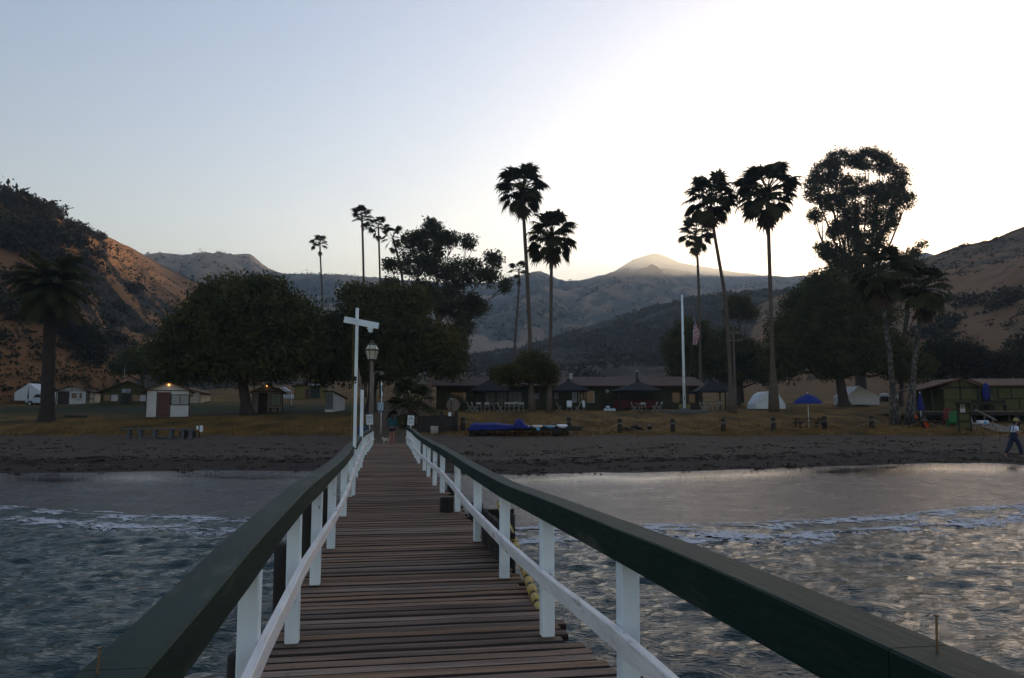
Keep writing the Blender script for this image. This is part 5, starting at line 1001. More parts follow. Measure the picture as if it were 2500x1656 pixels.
o = thing('blue_cloth', 'small bright blue cloth hanging from the cream board', 'cloth', b0 + Vector((fx(1314), .02, hz(1049)))); MB().add([(-.09, 0, .13), (.03, -.02, .16), (.12, -.03, .0), (.02, -.05, -.05), (-.13, -.03, 0)], [(0, 4, 3, 2, 1)]).add([(-.09, .03, .13), (.03, .02, .16), (.12, .02, .0), (.02, .0, -.05), (-.13, .02, 0)], [(0, 1, 2, 3, 4)]).build('cloth', M('bright_blue', (.08, .35, .62), .7, .1, 4), o)
def cover(name, lb, prof, y0, y1, seed):
    o = thing(name, lb, 'tarpaulin', b0 + Vector((0, 0, 0)), 0); n = 12; vs = []; m_ = len(prof); gg = np.random.default_rng(seed)
    for i in range(n):
        u = i / (n - 1); s = math.sin(math.pi * (.12 + .76 * u)) ** .5
        vs += [(fx(px) + gg.normal() * .015, y0 + (y1 - y0) * u, hz(1047) + (hz(py) - hz(1047)) * s + gg.normal() * .012) for px, py in prof]
    fs = [(i * m_ + j, i * m_ + j + 1, (i + 1) * m_ + j + 1, (i + 1) * m_ + j) for i in range(n - 1) for j in range(m_ - 1)] + [tuple(range(m_ - 1, -1, -1)), tuple((n - 1) * m_ + j for j in range(m_))]
    MB().add(vs, fs).build('sheet', BLUE, o, True); return o
cover('blue_tarp', 'long dark blue tarp covering the left half of the board rack', [(1142, 1052), (1146, 1043), (1150, 1036), (1160, 1032), (1172, 1034), (1190, 1033), (1210, 1032), (1230, 1035), (1246, 1037), (1262, 1039), (1272, 1042), (1275, 1047)], -.05, 2.6, 3)
cover('blue_tarp', 'humped bright blue cover on the middle of the board rack', [(1254, 1046), (1256, 1034), (1260, 1026), (1266, 1022), (1272, 1023), (1278, 1029), (1283, 1037), (1290, 1041), (1296, 1045)], -.12, 1.2, 4)
# ================================================================== BITS ON THE LAWN
b0 = on(1547, 1052); k = b0.y / F; t = thing('driftwood_pile', 'dark heap of driftwood and kelp behind the rope', 'driftwood', b0); gg = random.Random(3)
for i in range(22):
    x = gg.uniform(-24, 24) * k; a_ = gg.uniform(-.5, .5); L = gg.uniform(.25, .8); z = .05 + max(0, .36 - abs(x) * .6) * gg.random()
    c = Vector((x, gg.uniform(-.3, .3), z)); d = Vector((math.cos(a_), gg.uniform(-.6, .6), math.sin(a_) * .5)) * L / 2; MB().tube([c - d, c + Vector((0, 0, .04)), c + d], [.03, .05, .025], 6).build('branch', DARKW if i % 5 else M('red_wood', (.08, .03, .025), .9, .2, 3) if i == 0 else DARKW, t, True)
b0 = on(1586, 1051); k = b0.y / F; t = thing('small_bin', 'small black bin with a white lid right of the driftwood heap', 'bin', b0)
MB().lathe([(.13, 0), (.165, .28), (.17, .3)], 14).build('body', BLACK, t, True); MB().lathe([(.13, .30), (.14, .34), (.04, .36)], 14, (-.03, 0, 0)).build('lid', CHAIRW, t, True)
b0 = on(391, 1071); k = b0.y / F; t = thing('long_bench', 'long low grey bench wall at the edge of the sand on the left', 'bench', b0); GB = M('grey_timber', (.085, .095, .10), .85, .25, 2)
MB().box((-.2, 0, 22 * k), (172 * k, .42, .08), bev=.015).build('seat', GB, t)
for px in (316, 343.5, 378.5, 418, 447, 466): MB().box(((px - 391) * k, 0, 9.5 * k), (.19, .34, 22 * k), bev=.01).build('leg', GB, t)
MB().box((65 * k, .1, 10 * k), (38 * k, .2, 15 * k)).build('panel', DARKW, t); MB().box((10 * k, .12, 3 * k), (60 * k, .12, .1)).build('brace', GB, t)
b0 = on(486, 1070); k = b0.y / F; t = thing('post_sign', 'two small white boards on a dark post at the right end of the long bench', 'sign', b0); hz = lambda py: at(486, py, b0.y).z - b0.z
MB().box((0, 0, hz(1040) / 2), (.07, .07, hz(1040))).build('post', DARKW, t); MB().box((-4.6 * k, -.03, hz(1044.5)), (5 * k, .02, 9 * k)).build('panel', SIGN, t); MB().box((4.9 * k, -.03, hz(1047)), (7.6 * k, .02, 15.5 * k)).build('panel', SIGN, t)
b0 = on(186, 1023); t = thing('fallen_log', 'dark log lying on the grass left of the white cabin with the glowing lamp', 'log', b0); k = b0.y / F
MB().tube([(-30 * k, 0, .22), (-10 * k, .1, .19), (10 * k, 0, .16), (25 * k, .1, .12)], [.08, .11, .13, .12], 9).build('trunk', BARK, t, True)
# fence / bin enclosure right of the pier end
b0 = on(1064, 1055); k = b0.y / F; t = thing('plank_enclosure', 'dark plank bin enclosure right of the pier end below the restaurant', 'enclosure', b0); hz = lambda py: at(1064, py, b0.y).z - b0.z; n = 15
for i in range(n):
    px = 1019 + 90 * (i + .5) / n; H = hz(1014 + (2 if px < 1052 else 0)); MB().box(((px - 1064) * k, .02 * (i % 2), H / 2 - .05), (90 * k / n - .012, .03, H + .1)).build('plank', DARKW, t)
MB().box((0, .07, hz(1022)), (90 * k, .05, .1)).build('rail', DARKW, t)
for px in (1020, 1108): MB().box(((px - 1064) * k, .55, hz(1014) / 2), (.04, 1.1, hz(1014))).build('side_panel', DARKW, t)
for px, py in ((1077, 1004), (1113, 1003)): MB().box(((px - 1064) * k, .2, hz(1014) / 2 + .1), (.24, .24, hz(py) + .05), bev=.02).build('post', DARKW, t)
MB().box(((1097.5 - 1064) * k, -.03, hz(1011.5)), (7 * k, .012, 9 * k)).build('paper_notice', SIGN, t)
b0 = on(1062, 1058); b0.y -= .45; b0.z = gz1(b0.x, b0.y); k = b0.y / F; t = thing('white_bucket', 'dirty white plastic drum in front of the dark plank enclosure', 'bucket', b0); MB().lathe([(.235, 0), (.25, .05), (.265, 18 * k), (.25, 18.3 * k)], 16).build('body', M('dirty_white', (.30, .29, .26), .7, .3, 4), t, True)
b0 = on(1106, 1005); t = thing('cable_drum', 'round grey wooden cable drum standing on edge left of the glazed restaurant front', 'cable drum', b0); r = 16 * b0.y / F
for y in (0, .5): MB().tube([(0, y, r), (0, y + .06, r)], r, 20).build('disc', WOOD, t)
MB().tube([(0, .06, r), (0, .5, r)], r * .5, 14).build('core', WOOD, t)
b0 = on(1092, 1012); t = thing('path_lamp', 'dark post lamp with a small white shade near the cable drum', 'lamp', b0); zt = at(1101, 975, b0.y).z - b0.z
MB().tube([(9 * b0.y / F, 0, -.1), (9 * b0.y / F, 0, zt)], .05, 8).build('post', BLACK, t); MB().lathe([(.17, 0), (.05, .09), (.02, .11)], 12, (9 * b0.y / F, 0, zt)).build('shade', CHAIRW, t)
for px, lb in ((1662.5, 'yellow-green barrel left of the flagpole foot'), (1680, 'yellow-green barrel right of the flagpole foot')):
    b0 = spot(px, 72.5); k = 72.5 / F; t = thing('barrel', lb, 'barrel', b0); MB().lathe([(.20, 0), (.24, .25), (.20, .62), (.18, .63)], 14).build('body', M('barrel_yellow', (.13, .12, .025), .7, .2, 3) if 'barrel_yellow' not in bpy.data.materials else bpy.data.materials['barrel_yellow'], t, True); MB().lathe([(.21, .05), (.215, .08)], 14).lathe([(.215, .5), (.21, .53)], 14).build('hoop', BLACK, t)
b0 = spot(1488, 70); k = 70 / F; t = thing('crate_stack', 'white and blue water crates stacked on the patio edge under the round clock', 'crates', b0)
for i, (x, z) in enumerate(((-.34, 0), (.02, 0), (.38, 0), (-.15, .25))): MB().box((x, 0, z + .13), (.33, .3, .23), bev=.03).build('crate', M('crate_white', (.42, .5, .62), .5, .2, 12) if i == 0 else bpy.data.materials['crate_white'], t)
# ================================================================== CHAIRS AND TABLES
def fchair(loc, rz, lb, mat=CHAIRW):
    t = thing('folding_chair', lb, 'chair', loc, rz, 'folding chairs on the patio')
    MB().box((0, 0, .45), (.42, .40, .03), bev=.01).build('seat', mat, t); MB().box((0, .24, .76), (.42, .03, .2), bev=.01, rx=-.15).build('backrest', mat, t)
    for x in (-.2, .2):
        MB().tube([(x, -.25, 0), (x, .12, .46), (x, .27, .88)], .017, 5).build('leg', mat, t); MB().tube([(x * .9, .26, 0), (x * .9, -.18, .45)], .017, 5).build('leg', mat, t)
    return t
fc = fchair(spot(1147, 70), 1.7, 'pale folding chair at the far left of the patio')
cl_ = [(1158, 1.4, 'pale folding chair, second from the patio left'), (1170, .3, 'pale folding chair, third from the patio left'), (1189, .1, 'pale folding chair, fourth from the patio left'), (1221, 1.5, 'folding chair seen from the side in front of the dining windows'), (1238, .05, 'pale chair, first of the row under the right dining windows'), (1249, -.05, 'pale chair, second of the row under the right dining windows'), (1260, .1, 'pale chair, third of the row under the right dining windows'), (1273, 0, 'pale chair, fourth of the row under the right dining windows'),
       (1366, 1.6, 'dim folding chair seen from the side right of the small tree'), (1410, -1.5, 'folding chair seen from the side under the white-framed windows'), (1548, 1.6, 'white folding chair at the left of the group before the red counter'), (1598, -1.6, 'white folding chair right of the table before the red counter'), (1610, -1.4, 'white folding chair at the right end of the group before the red counter'), (1572, 0.1, 'white folding chair facing away in the middle before the red counter'),
       (1716, 1.5, 'white folding chair first right of the flagpole'), (1724, 1.7, 'white folding chair second right of the flagpole'), (1752, -1.5, 'white folding chair at the right of the patio table near the curved palm')]
for px, rz, lb in cl_: dup(fc, spot(px, 69.5 + random.uniform(-.4, .6)), rz, lb)
for px, lb, H in ((1390, 'bright white tall folded chair standing under the white-framed window', 1.05), (1425, 'narrow white folded chair leaning right of the white-framed window', 1.05)):
    b0 = spot(px, 69); t = thing('folded_chair', lb, 'chair', b0, .1 if px < 1400 else 1.0); WB = M('chair_bright', (.55, .62, .66), .5, .06, 3) if 'chair_bright' not in bpy.data.materials else bpy.data.materials['chair_bright']
    MB().box((0, 0, H * .72), (.46, .04, H * .5), bev=.02, rx=-.1).build('backrest', WB, t); MB().box((0, -.02, H * .42), (.42, .04, .08)).build('seat', CHAIRW, t)
    for x in (-.2, .2): MB().tube([(x, -.08, 0), (x * .95, .05, H)], .02, 5).build('leg', CHAIRW, t)
tb = thing('patio_table', 'small white table before the red counter', 'table', spot(1560, 69.8)); MB().lathe([(.38, .70), (.40, .715), (.38, .73)], 16).build('top', CHAIRW, tb)
for x in (-.2, .2): MB().tube([(x, -.2, 0), (-x * .4, 0, .4), (x, .2, .70)], .018, 5).build('leg', CHAIRW, tb)
dup(tb, spot(1739, 69.8), .6, 'small white table right of the flagpole'); dup(tb, spot(1206, 70.2), .3, 'small pale table in front of the dining windows')
# picnic tables and umbrellas
def picnic(loc, W, lb, rz=0, mat=None):
    mat = mat or M('dark_table_wood', (.04, .034, .028), .85, .3, 3) if 'dark_table_wood' not in bpy.data.materials else bpy.data.materials['dark_table_wood']
    t = thing('picnic_table', lb, 'picnic table', loc, rz)
    for i in range(5): MB().box((0, -.36 + i * .18, .74), (W, .165, .045), bev=.008).build('plank', mat, t)
    for s in (-1, 1):
        for q in (0, 1): MB().box((0, s * (.66 + q * .17), .44), (W, .155, .045), bev=.008).build('bench_plank', mat, t)
        MB().beam((s * W * .36, -.55, 0), (s * W * .36, -.2, .72), .09, .05).build('leg', mat, t); MB().beam((s * W * .36, .55, 0), (s * W * .36, .2, .72), .09, .05).build('leg', mat, t)
        MB().box((s * W * .36, 0, .38), (.05, 1.6, .1)).build('crossbar', mat, t); MB().beam((s * W * .34, 0, .38), (s * .1, 0, .70), .06, .06).build('brace', mat, t)
    return t
b0 = on(1975, 1047); k = b0.y / F; picnic(b0, 74 * k, 'dark picnic table under the open blue umbrella')
t = thing('blue_umbrella', 'open blue umbrella over the dark picnic table', 'umbrella', b0); hz = lambda py: at(1975, py, b0.y).z - b0.z
MB().tube([(0, 0, 0), (0, 0, hz(962))], .025, 8).build('pole', WHITE, t, True); n = 8; r = 36.5 * k
vs = []; ze, zt = hz(985), hz(963)
for rr_, zz in ((.05, zt), (.45, zt - (zt - ze) * .22), (.8, zt - (zt - ze) * .62), (1, ze)):
    for j in range(n * 2): a_ = math.pi * j / n; s = 1 if j % 2 == 0 else .955; vs.append((r * rr_ * s * math.cos(a_), r * rr_ * s * math.sin(a_), zz - (0 if j % 2 == 0 else .012 * rr_)))
m_ = n * 2; fs = [(i * m_ + j, (i + 1) * m_ + j, (i + 1) * m_ + (j + 1) % m_, i * m_ + (j + 1) % m_) for i in range(3) for j in range(m_)] + [tuple(range(m_))]
UB = M('umbrella_blue', (.012, .036, .22), .8, .12, 3, trans=.25); MB().add(vs, fs).build('canopy', UB, t); MB().lathe([(.42 * r, hz(970)), (.22 * r, hz(965)), (.04 * r, hz(961.5))], 8).build('vent', UB, t); MB().lathe([(.03, hz(962)), (.02, hz(958))], 8).build('finial', WHITE, t)
for j in range(n): a_ = 2 * math.pi * j / n; MB().tube([(r * .98 * math.cos(a_), r * .98 * math.sin(a_), ze + .005), (.03, 0, zt - .08)], .01, 4).build('rib', GREYM, t)
b0 = on(2264, 1045); k = b0.y / F; hz = lambda py: at(2261, py, b0.y).z - b0.z; picnic(b0 + Vector((0, .6, 0)), 68 * k, 'dark picnic table under the closed blue umbrella', .15)
t = thing('blue_umbrella', 'closed blue umbrella left of the green hut', 'umbrella', b0 + Vector((-3 * k, .6, 0)))
MB().tube([(0, 0, 0), (0, 0, hz(958))], .025, 8).build('pole', WHITE, t, True); mb = MB(); vs = []; m_ = 16
for zz, rr_ in ((958.5, .3), (965, 2.6), (975, 4.6), (988, 6.5), (998, 8.6), (1002, 9.2), (1002.5, 5)):
    vs += [(rr_ * k * (1 if j % 2 else .72) * math.cos(6.283 * j / m_), rr_ * k * (1 if j % 2 else .72) * math.sin(6.283 * j / m_), hz(zz) + (.0 if j % 2 else .03)) for j in range(m_)]
mb.add(vs, [(i * m_ + j, i * m_ + (j + 1) % m_, (i + 1) * m_ + (j + 1) % m_, (i + 1) * m_ + j) for i in range(6) for j in range(m_)]).build('canopy', BLUE, t, True); MB().lathe([(.03, hz(958)), (.025, hz(956))], 8).build('finial', WHITE, t)
RED = M('orange_red_cloth', (.42, .06, .02), .8, .15, 5)
for px, py0, py1, lb in ((2237, 1014, 1023, 'small orange-red cloth on the left of the far picnic table'), (2262, 1029, 1045, 'orange-red life jacket hanging off the picnic table bench')):
    c = at((px), (py0 + py1) / 2, b0.y - .25); H = (py1 - py0) * k; o = thing('orange_cloth', lb, 'cloth', c); vs = []
    for i in range(5):
        for j in range(6): u, v = i / 4 - .5, j / 5; vs.append((u * H * .5 + (v - .5) * H * .5, .03 * math.sin(i * 2 + j) + .04 * (i % 2), H / 2 - v * H + u * H * .2))
    MB().add(vs, [(i * 6 + j, i * 6 + j + 1, (i + 1) * 6 + j + 1, (i + 1) * 6 + j) for i in range(4) for j in range(5)]).build('fabric', RED, o, True); o.children[0].modifiers.new('s', 'SOLIDIFY').thickness = .03
def adirondack(loc, rz, mat, lb):
    t = thing('lounge_chair', lb, 'chair', loc, rz)
    for i in range(5): MB().box((-.24 + i * .12, .12 + .16, .72), (.105, .03, .85 + .08 * (2 - abs(i - 2))), rx=-.3, bev=.006).build('back_slat', mat, t)
    for i in range(4): MB().box((0, -.3 + i * .12, .36 - i * .035), (.56, .11, .03), bev=.006).build('seat_slat', mat, t)
    for s in (-1, 1):
        MB().box((s * .36, -.1, .56), (.13, .72, .03), bev=.008).build('armrest', mat, t); MB().box((s * .31, -.36, .28), (.04, .1, .56)).build('leg', mat, t); MB().beam((s * .29, -.36, .34), (s * .29, .42, .04), .04, .12).build('leg', mat, t)
    return t
b0 = on(2327, 1044); adirondack(b0, -.7, M('chair_green', (.022, .14, .035), .6, .12, 3), 'bright green slatted lounge chair left of the olive booth')
adirondack(on(2329, 1040) + Vector((.25, 1.2, .1)), -.6, M('chair_red', (.15, .015, .015), .6, .12, 3), 'dark red slatted lounge chair behind the green one')
adirondack(on(2357, 1045) + Vector((0, 1.3, 0)), -.4, bpy.data.materials['chair_green'], 'green slatted lounge chair half hidden behind the olive booth')
b0 = on(2378, 1050); t = thing('plastic_chair', 'white plastic chair right of the olive booth', 'chair', b0, .5); MB().box((0, 0, .42), (.45, .45, .04), bev=.02).build('seat', CHAIRW, t); MB().box((0, .22, .68), (.45, .04, .45), bev=.02, rx=-.15).build('backrest', CHAIRW, t)
for x in (-.19, .19):
    for y in (-.19, .19): MB().tube([(x, y, 0), (x * .95, y * .95, .42)], .02, 6).build('leg', CHAIRW, t)
b0 = at(2399, 1035, 56); t = thing('white_kayak', 'white sit-on kayak with a round blue hatch lying beside the ramp', 'kayak', b0); L = 27 * 56 / F
vs = []; n = 13
for i in range(n):
    u = i / (n - 1) * 2 - 1; s = max(.05, (1 - abs(u) ** 3)) ** .6; vs += [(u * L / 2, -.36 * s, .16), (u * L / 2, -.27 * s, -.08 * s + .1 * abs(u) ** 3), (u * L / 2, .27 * s, -.08 * s + .1 * abs(u) ** 3), (u * L / 2, .36 * s, .16), (u * L / 2, .2 * s, .24), (u * L / 2, -.2 * s, .24)]
MB().add(vs, [(i * 6 + j, (i + 1) * 6 + j, (i + 1) * 6 + (j + 1) % 6, i * 6 + (j + 1) % 6) for i in range(n - 1) for j in range(6)] + [tuple(range(6)), tuple((n - 1) * 6 + j for j in range(5, -1, -1))]).build('hull', BW, t, True)
MB().tube([(.0, -.38, .1), (.0, -.33, .09)], .11, 14).build('hatch', M('hatch_blue', (.06, .3, .5), .5, .1, 4), t); b_z = gz1(b0.x, b0.y) - b0.z
for x in (-L * .3, L * .3): MB().box((x, 0, (b_z - .06) / 2), (.08, .5, abs(b_z) + .02)).build('support', DARKW, t)
for px, lb, W in ((2388, 'low grey planter box on the boardwalk between the huts', 20), (2440, 'dark bench on the boardwalk before the far right hut', 34)):
    b0 = at(px, 1003, 61); k = 61 / F; t = thing('deck_bench', lb, 'bench', b0 + Vector((0, 0, 0)))
    MB().box((0, 0, .43), (W * k, .4, .06)).build('seat', GFR, t); MB().box((0, .2, .68), (W * k, .05, .3)).build('backrest', GFR, t)
    for s in (-1, 1): MB().box((s * W * k * .42, 0, .2), (.08, .36, .42)).build('leg', GFR, t)
# stones and sticks lying on the sand
g = random.Random(12); STN = M('beach_stone', (.16, .15, .14), .8, .3, 4)
stl = []
for i in range(16):
    X = g.uniform(-20, 26); Y = g.uniform(40, 48.5) if i % 3 else g.uniform(34, 38); s = g.uniform(.05, .13)
    o = MB().lathe([(.25, -.35), (.9, -.1), (1, .15), (.6, .5), (.15, .6)], 8, sq=(1, .7)).build('beach_stone', STN, None, True); o.location = (X, Y, gz1(X, Y)); o.scale = (s, s, s * .8); o.rotation_euler = (g.uniform(-.2, .2), g.uniform(-.2, .2), g.uniform(0, 6)); tag(o, 'stone', 'stone', 'stones scattered on the beach'); stl.append((o, 'small stone ' + ('near the waterline' if Y < 39 else 'below the grass') + (' left of the pier' if X < -8 else ' below the board rack' if X < 3 else ' below the bollards'), X / Y))
ordinal_labels(stl)
# ================================================================== PEOPLE AND DOG
def skin(name, verts, edges, mat, parent, root=0, sub=2):
    me = bpy.data.meshes.new(name); me.from_pydata([v[:3] for v in verts], edges, []); me.materials.append(mat); o = link(name, me, parent)
    o.modifiers.new('skin', 'SKIN').use_smooth_shade = True; sv = me.skin_vertices[0].data
    for i, v in enumerate(verts):
        r = v[3]; sv[i].radius = r if isinstance(r, tuple) else (r, r); sv[i].use_root = (i == root)
    o.modifiers.new('sub', 'SUBSURF').levels = sub; o.modifiers[-1].render_levels = sub; return o
def hand(verts, edges, wi, p, d, side, palmn):
    """palm and five bent fingers grown from wrist vertex wi"""
    d = Vector(d).normalized(); s = Vector(side).normalized(); nrm = Vector(palmn).normalized(); p = Vector(p); c = len(verts); pc = p + d * .055
    verts.append((*pc, (.020, .036))); edges.append((wi, c))
    for k, (off, L) in enumerate(((-.030, .062), (-.010, .074), (.011, .070), (.031, .054))):
        a = pc + d * .035 + s * off; b = a + d * L * .55 + nrm * .008; e = b + d * L * .35 + nrm * .022; i = len(verts)
        verts += [(*a, .0095), (*b, .0088), (*e, .0078)]; edges += [(c, i), (i, i + 1), (i + 1, i + 2)]
    a = p + d * .03 - s * .036 + nrm * .008; b = a + (d * .75 - s * .5).normalized() * .034 + nrm * .008; e = b + d * .026 + nrm * .008; i = len(verts)
    verts += [(*a, .012), (*b, .0105), (*e, .009)]; edges += [(c, i), (i, i + 1), (i + 1, i + 2)]
def face(t, c, f, mat_skin, hairmat, kind):
    """nose, eyes, mouth and ears on a head at c looking along f"""
    f = Vector(f).normalized(); s = f.cross(Vector((0, 0, 1))).normalized(); c = Vector(c)
    EY = bpy.data.materials.get('eye') or M('eye', (.03, .02, .015), .3, .1, 5)
    for q in (-1, 1):
        p = c + f * .088 + s * q * .032 + Vector((0, 0, .012)); MB().lathe([(.002, -.011), (.011, 0), (.002, .011)], 8, tuple(p)).build('eye', EY, t, True)
        p = c + s * q * .078 - f * .005 + Vector((0, 0, 0)); MB().lathe([(.004, -.03), (.016, -.01), (.02, .015), (.006, .03)], 8, tuple(p)).build('ear', mat_skin, t, True)
    MB().tube([c + f * .09 + Vector((0, 0, .015)), c + f * .112 - Vector((0, 0, .022)), c + f * .093 - Vector((0, 0, .03))], [.008, .015, .010], 6).build('nose', mat_skin, t, True)
    MB().tube([c + f * .088 - Vector((0, 0, .052)) - s * .022, c + f * .096 - Vector((0, 0, .054)), c + f * .088 - Vector((0, 0, .052)) + s * .022], .006, 5).build('mouth', bpy.data.materials.get('lips') or M('lips', (.25, .09, .08), .5, .1, 5), t, True)
# woman walking away along the pier (faces +y local)
pl = at(957, 1080, 42.6); pl.z = 0; pz_ = DZ + .003
lx = pl.x * math.cos(YAW) + pl.y * math.sin(YAW); ly = -pl.x * math.sin(YAW) + pl.y * math.cos(YAW)
wp = pw(lx, ly, pz_); t = thing('person', 'person with dark hair, teal long-sleeved top and dark shorts walking away at the pier end', 'person', wp, YAW - .05)
LEG = M('sunned_skin', (.36, .15, .09), .6, .1, 6)
v = [(0, 0, .93, (.13, .10)), (0, .01, 1.08, (.115, .085)), (0, .01, 1.24, (.13, .09)), (0, 0, 1.36, (.12, .08)), (0, 0, 1.44, .052), (0, .015, 1.50, .05), (0, .03, 1.575, (.072, .085)), (0, .03, 1.64, (.072, .082)),
     (-.085, 0, .88, .085), (-.09, .03, .70, .078), (-.09, .05, .48, .052), (-.09, .02, .30, .052), (-.09, -.02, .09, .036), (-.09, .0, .035, .034), (-.09, .12, .025, .03),
     (.085, 0, .88, .085), (.09, .0, .70, .078), (.085, -.01, .48, .052), (.085, -.06, .30, .052), (.085, -.12, .10, .036), (.085, -.12, .045, .034), (.085, -.01, .025, .03),
     (-.165, 0, 1.37, .055), (-.22, -.02, 1.13, .042), (-.235, .05, .90, .030), (.165, 0, 1.37, .055), (.23, -.03, 1.13, .042), (.26, .03, .90, .030)]
e = [(0, 1), (1, 2), (2, 3), (3, 4), (4, 5), (5, 6), (6, 7), (0, 8), (8, 9), (9, 10), (10, 11), (11, 12), (12, 13), (13, 14), (0, 15), (15, 16), (16, 17), (17, 18), (18, 19), (19, 20), (20, 21), (3, 22), (22, 23), (23, 24), (3, 25), (25, 26), (26, 27)]
hand(v, e, 24, v[24][:3], (-.02, .1, -.95), (0, 1, 0), (1, 0, 0)); hand(v, e, 27, v[27][:3], (.03, .1, -.95), (0, 1, 0), (-1, 0, 0))
skin('body', v, e, LEG, t)
v2 = [(0, 0, .90, (.175, .125)), (0, .01, 1.08, (.155, .11)), (0, .01, 1.24, (.165, .112)), (0, 0, 1.38, (.14, .095)), (-.165, 0, 1.385, .075), (-.225, -.02, 1.13, .06), (-.24, .04, .94, .05), (.165, 0, 1.385, .075), (.235, -.03, 1.13, .06), (.265, .02, .94, .05), (0, 0, 1.44, .07)]
skin('sweater', v2, [(0, 1), (1, 2), (2, 3), (3, 4), (4, 5), (5, 6), (3, 7), (7, 8), (8, 9), (3, 10)], M('teal_knit', (.018, .075, .085), .9, .15, 6), t)
skin('shorts', [(0, 0, .90, (.168, .122)), (-.09, .0, .84, .108), (-.1, .02, .70, .108), (.09, 0, .84, .108), (.1, .0, .70, .108)], [(0, 1), (1, 2), (0, 3), (3, 4)], M('navy_shorts', (.012, .016, .035), .85, .2, 5), t)
HAIR = M('dark_hair', (.015, .012, .01), .6, .3, 20, stretch=(1, 1, .2)); skin('hair', [(0, .01, 1.68, (.082, .088)), (0, -.01, 1.60, (.095, .085)), (0, -.05, 1.50, (.085, .055)), (0, -.075, 1.38, (.075, .035)), (0, -.08, 1.30, (.055, .025))], [(0, 1), (1, 2), (2, 3), (3, 4)], HAIR, t)
face(t, (0, .03, 1.60), (0, 1, 0), LEG, HAIR, 0)
# dog
dp = at(941.5, 1078, 42.8); lx2 = dp.x * math.cos(YAW) + dp.y * math.sin(YAW); ly2 = -dp.x * math.sin(YAW) + dp.y * math.cos(YAW)
t = thing('dog', 'small white and tan fluffy dog walking beside the person on the pier', 'dog', pw(lx2, ly2, DZ + .003), YAW)
FUR = M('dog_fur', (.50, .46, .40), .95, .2, 5, c2=(.30, .19, .11), bump=1, bscale=40, contrast=(.5, .62))
v = [(.10, 0, .25, (.075, .085)), (0, 0, .24, (.075, .09)), (-.10, 0, .25, (.08, .095)), (-.16, 0, .31, .055), (-.20, 0, .365, .062), (-.26, 0, .345, .034), (.17, 0, .31, .03), (.21, 0, .39, .028), (.18, 0, .44, .02),
     (-.10, -.055, .16, .034), (-.095, -.055, .09, .024), (-.10, -.055, .03, .022), (-.13, -.055, .02, .024), (-.08, .055, .16, .034), (-.06, .055, .09, .024), (-.07, .055, .03, .022), (-.095, .055, .02, .024),
     (.10, -.055, .17, .045), (.075, -.055, .12, .03), (.12, -.055, .075, .022), (.115, -.055, .03, .02), (.09, -.055, .02, .023), (.13, .055, .17, .045), (.115, .055, .12, .03), (.16, .055, .075, .022), (.155, .055, .03, .02), (.13, .055, .02, .023)]
e = [(0, 1), (1, 2), (2, 3), (3, 4), (4, 5), (0, 6), (6, 7), (7, 8), (2, 9), (9, 10), (10, 11), (11, 12), (2, 13), (13, 14), (14, 15), (15, 16), (0, 17), (17, 18), (18, 19), (19, 20), (20, 21), (0, 22), (22, 23), (23, 24), (24, 25), (25, 26)]
skin('body', v, e, FUR, t, 1)
for s in (-1, 1): MB().lathe([(.004, -.04), (.02, -.01), (.012, .03)], 7, (-.19, s * .055, .39), sq=(.6, 1)).build('ear', bpy.data.materials['red_panel'] if 0 else M('tan_fur', (.18, .10, .055), .95, .2, 6) if s < 0 else bpy.data.materials['tan_fur'], t, True)
MB().lathe([(.004, -.012), (.013, 0), (.004, .012)], 8, (-.295, 0, .352)).build('nose', BLACK, t, True)
for s in (-1, 1): MB().lathe([(.002, -.008), (.008, 0), (.002, .008)], 6, (-.245, s * .03, .385)).build('eye', BLACK, t, True)
# person in overalls at the right edge, striding right on the sand (local +x is the walking direction)
b0 = on(2478, 1119); k = b0.y / F; t = thing('person', 'person in white T-shirt, dark blue overalls and straw hat striding along the wet sand', 'person', b0, 0); t.scale = (1.1, 1.1, 1.1)
v = [(0, 0, .93, (.11, .14)), (.02, 0, 1.08, (.10, .13)), (.05, 0, 1.24, (.105, .14)), (.07, 0, 1.36, (.09, .13)), (.09, 0, 1.45, .055), (.115, 0, 1.50, .052), (.14, 0, 1.575, (.085, .075)), (.14, 0, 1.64, (.085, .075)),
     (0, -.08, .88, .09), (.13, -.09, .70, .08), (.20, -.09, .48, .056), (.24, -.09, .30, .052), (.27, -.09, .10, .036), (.28, -.09, .045, .036), (.40, -.09, .045, .03),
     (0, .08, .88, .09), (-.10, .09, .70, .08), (-.18, .09, .50, .056), (-.27, .09, .32, .052), (-.36, .09, .14, .036), (-.38, .09, .09, .036), (-.30, .09, .03, .03),
     (.06, -.18, 1.37, .055), (.04, -.22, 1.12, .045), (.24, -.2, 1.03, .034), (.06, .18, 1.37, .055), (.10, .22, 1.12, .045), (.28, .2, 1.04, .034)]
e = [(0, 1), (1, 2), (2, 3), (3, 4), (4, 5), (5, 6), (6, 7), (0, 8), (8, 9), (9, 10), (10, 11), (11, 12), (12, 13), (13, 14), (0, 15), (15, 16), (16, 17), (17, 18), (18, 19), (19, 20), (20, 21), (3, 22), (22, 23), (23, 24), (3, 25), (25, 26), (26, 27)]
hand(v, e, 24, v[24][:3], (1, .15, -.1), (0, 0, 1), (0, 1, 0)); hand(v, e, 27, v[27][:3], (1, -.15, -.1), (0, 0, 1), (0, -1, 0)); skin('body', v, e, SKIN, t)
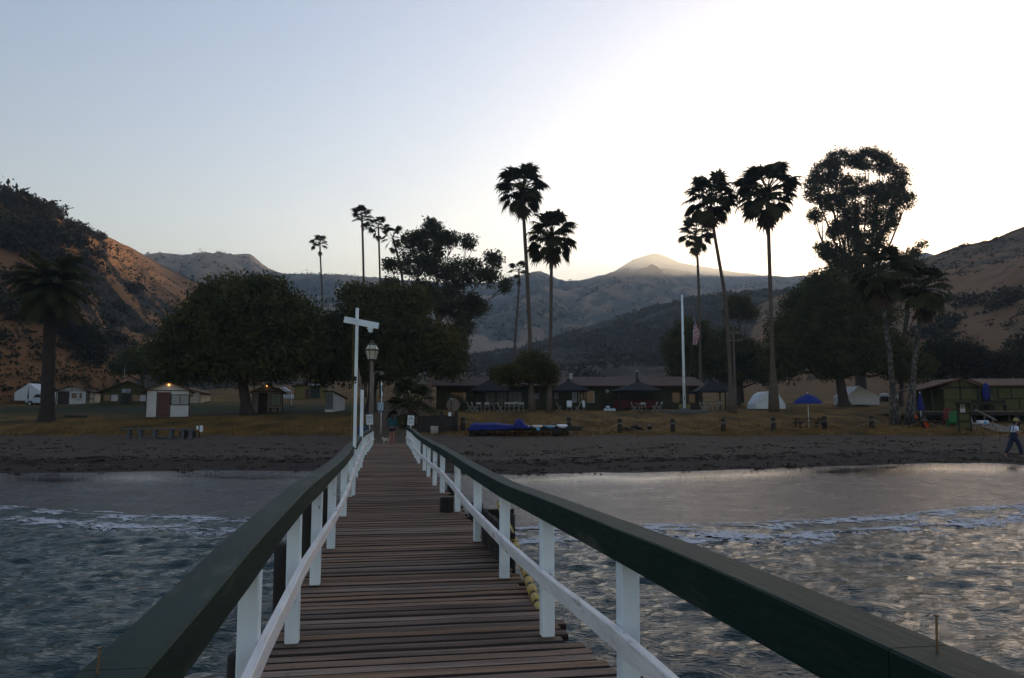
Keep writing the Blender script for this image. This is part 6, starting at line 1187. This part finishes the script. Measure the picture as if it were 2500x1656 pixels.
skin('shirt', [(.02, 0, 1.02, (.125, .155)), (.05, 0, 1.24, (.13, .165)), (.07, 0, 1.38, (.10, .15)), (.06, -.18, 1.385, .085), (.045, -.215, 1.20, .078), (.06, .18, 1.385, .085), (.09, .215, 1.20, .078), (.09, 0, 1.44, .07)], [(0, 1), (1, 2), (2, 3), (3, 4), (2, 5), (5, 6), (2, 7)], M('white_tee', (.55, .60, .70), .85, .06, 4), t)
DEN = M('dark_denim', (.018, .024, .052), .9, .25, 6)
skin('overalls', [(0, 0, .93, (.14, .165)), (.03, 0, 1.10, (.137, .168)), (.052, 0, 1.22, (.137, .150)), (0, -.08, .86, .115), (.13, -.09, .70, .108), (.20, -.09, .48, .09), (.24, -.09, .30, .088), (.265, -.09, .13, .082), (0, .08, .86, .115), (-.10, .09, .70, .108), (-.18, .09, .50, .09), (-.27, .09, .33, .088), (-.345, .09, .17, .082)], [(0, 1), (1, 2), (0, 3), (3, 4), (4, 5), (5, 6), (6, 7), (0, 8), (8, 9), (9, 10), (10, 11), (11, 12)], DEN, t)
for y in (-.10, .10): MB().tube([(-.085, y, 1.22), (-.05, y, 1.40), (.02, y, 1.475), (.10, y, 1.44), (.185, y, 1.25)], .022, 6).build('strap', DEN, t, True)
MB().lathe([(.17, 0), (.175, .01), (.10, .022), (.098, .10), (.07, .13), (.02, .135)], 18, (.15, 0, 1.67)).build('straw_hat', M('straw', (.34, .26, .09), .85, .2, 25), t, True)
skin('hair', [(.10, 0, 1.64, (.085, .082)), (.07, 0, 1.57, (.06, .08)), (.055, 0, 1.50, (.045, .06))], [(0, 1), (1, 2)], HAIR, t); face(t, (.145, 0, 1.60), (1, 0, 0), SKIN, HAIR, 1)
# ================================================================== HAZE
hb = MB(); X0, X1, Y0, Y1, Z0, Z1 = -2600, 2600, -1600, 3400, -6, 410
hb.box(((X0 + X1) / 2, (Y0 + Y1) / 2, (Z0 + Z1) / 2), (X1 - X0, Y1 - Y0, Z1 - Z0))
m = bpy.data.materials.new('haze_air'); m.use_nodes = True; tn = m.node_tree; tn.nodes.clear(); pv = tn.nodes.new('ShaderNodeVolumePrincipled'); ou = tn.nodes.new('ShaderNodeOutputMaterial')
pv.inputs['Color'].default_value = (.76, .88, 1, 1); pv.inputs['Density'].default_value = HAZE; pv.inputs['Anisotropy'].default_value = .6; lk(tn, pv.outputs[0], ou.inputs['Volume'])
o = hb.build('haze', m); o['kind'] = 'stuff'
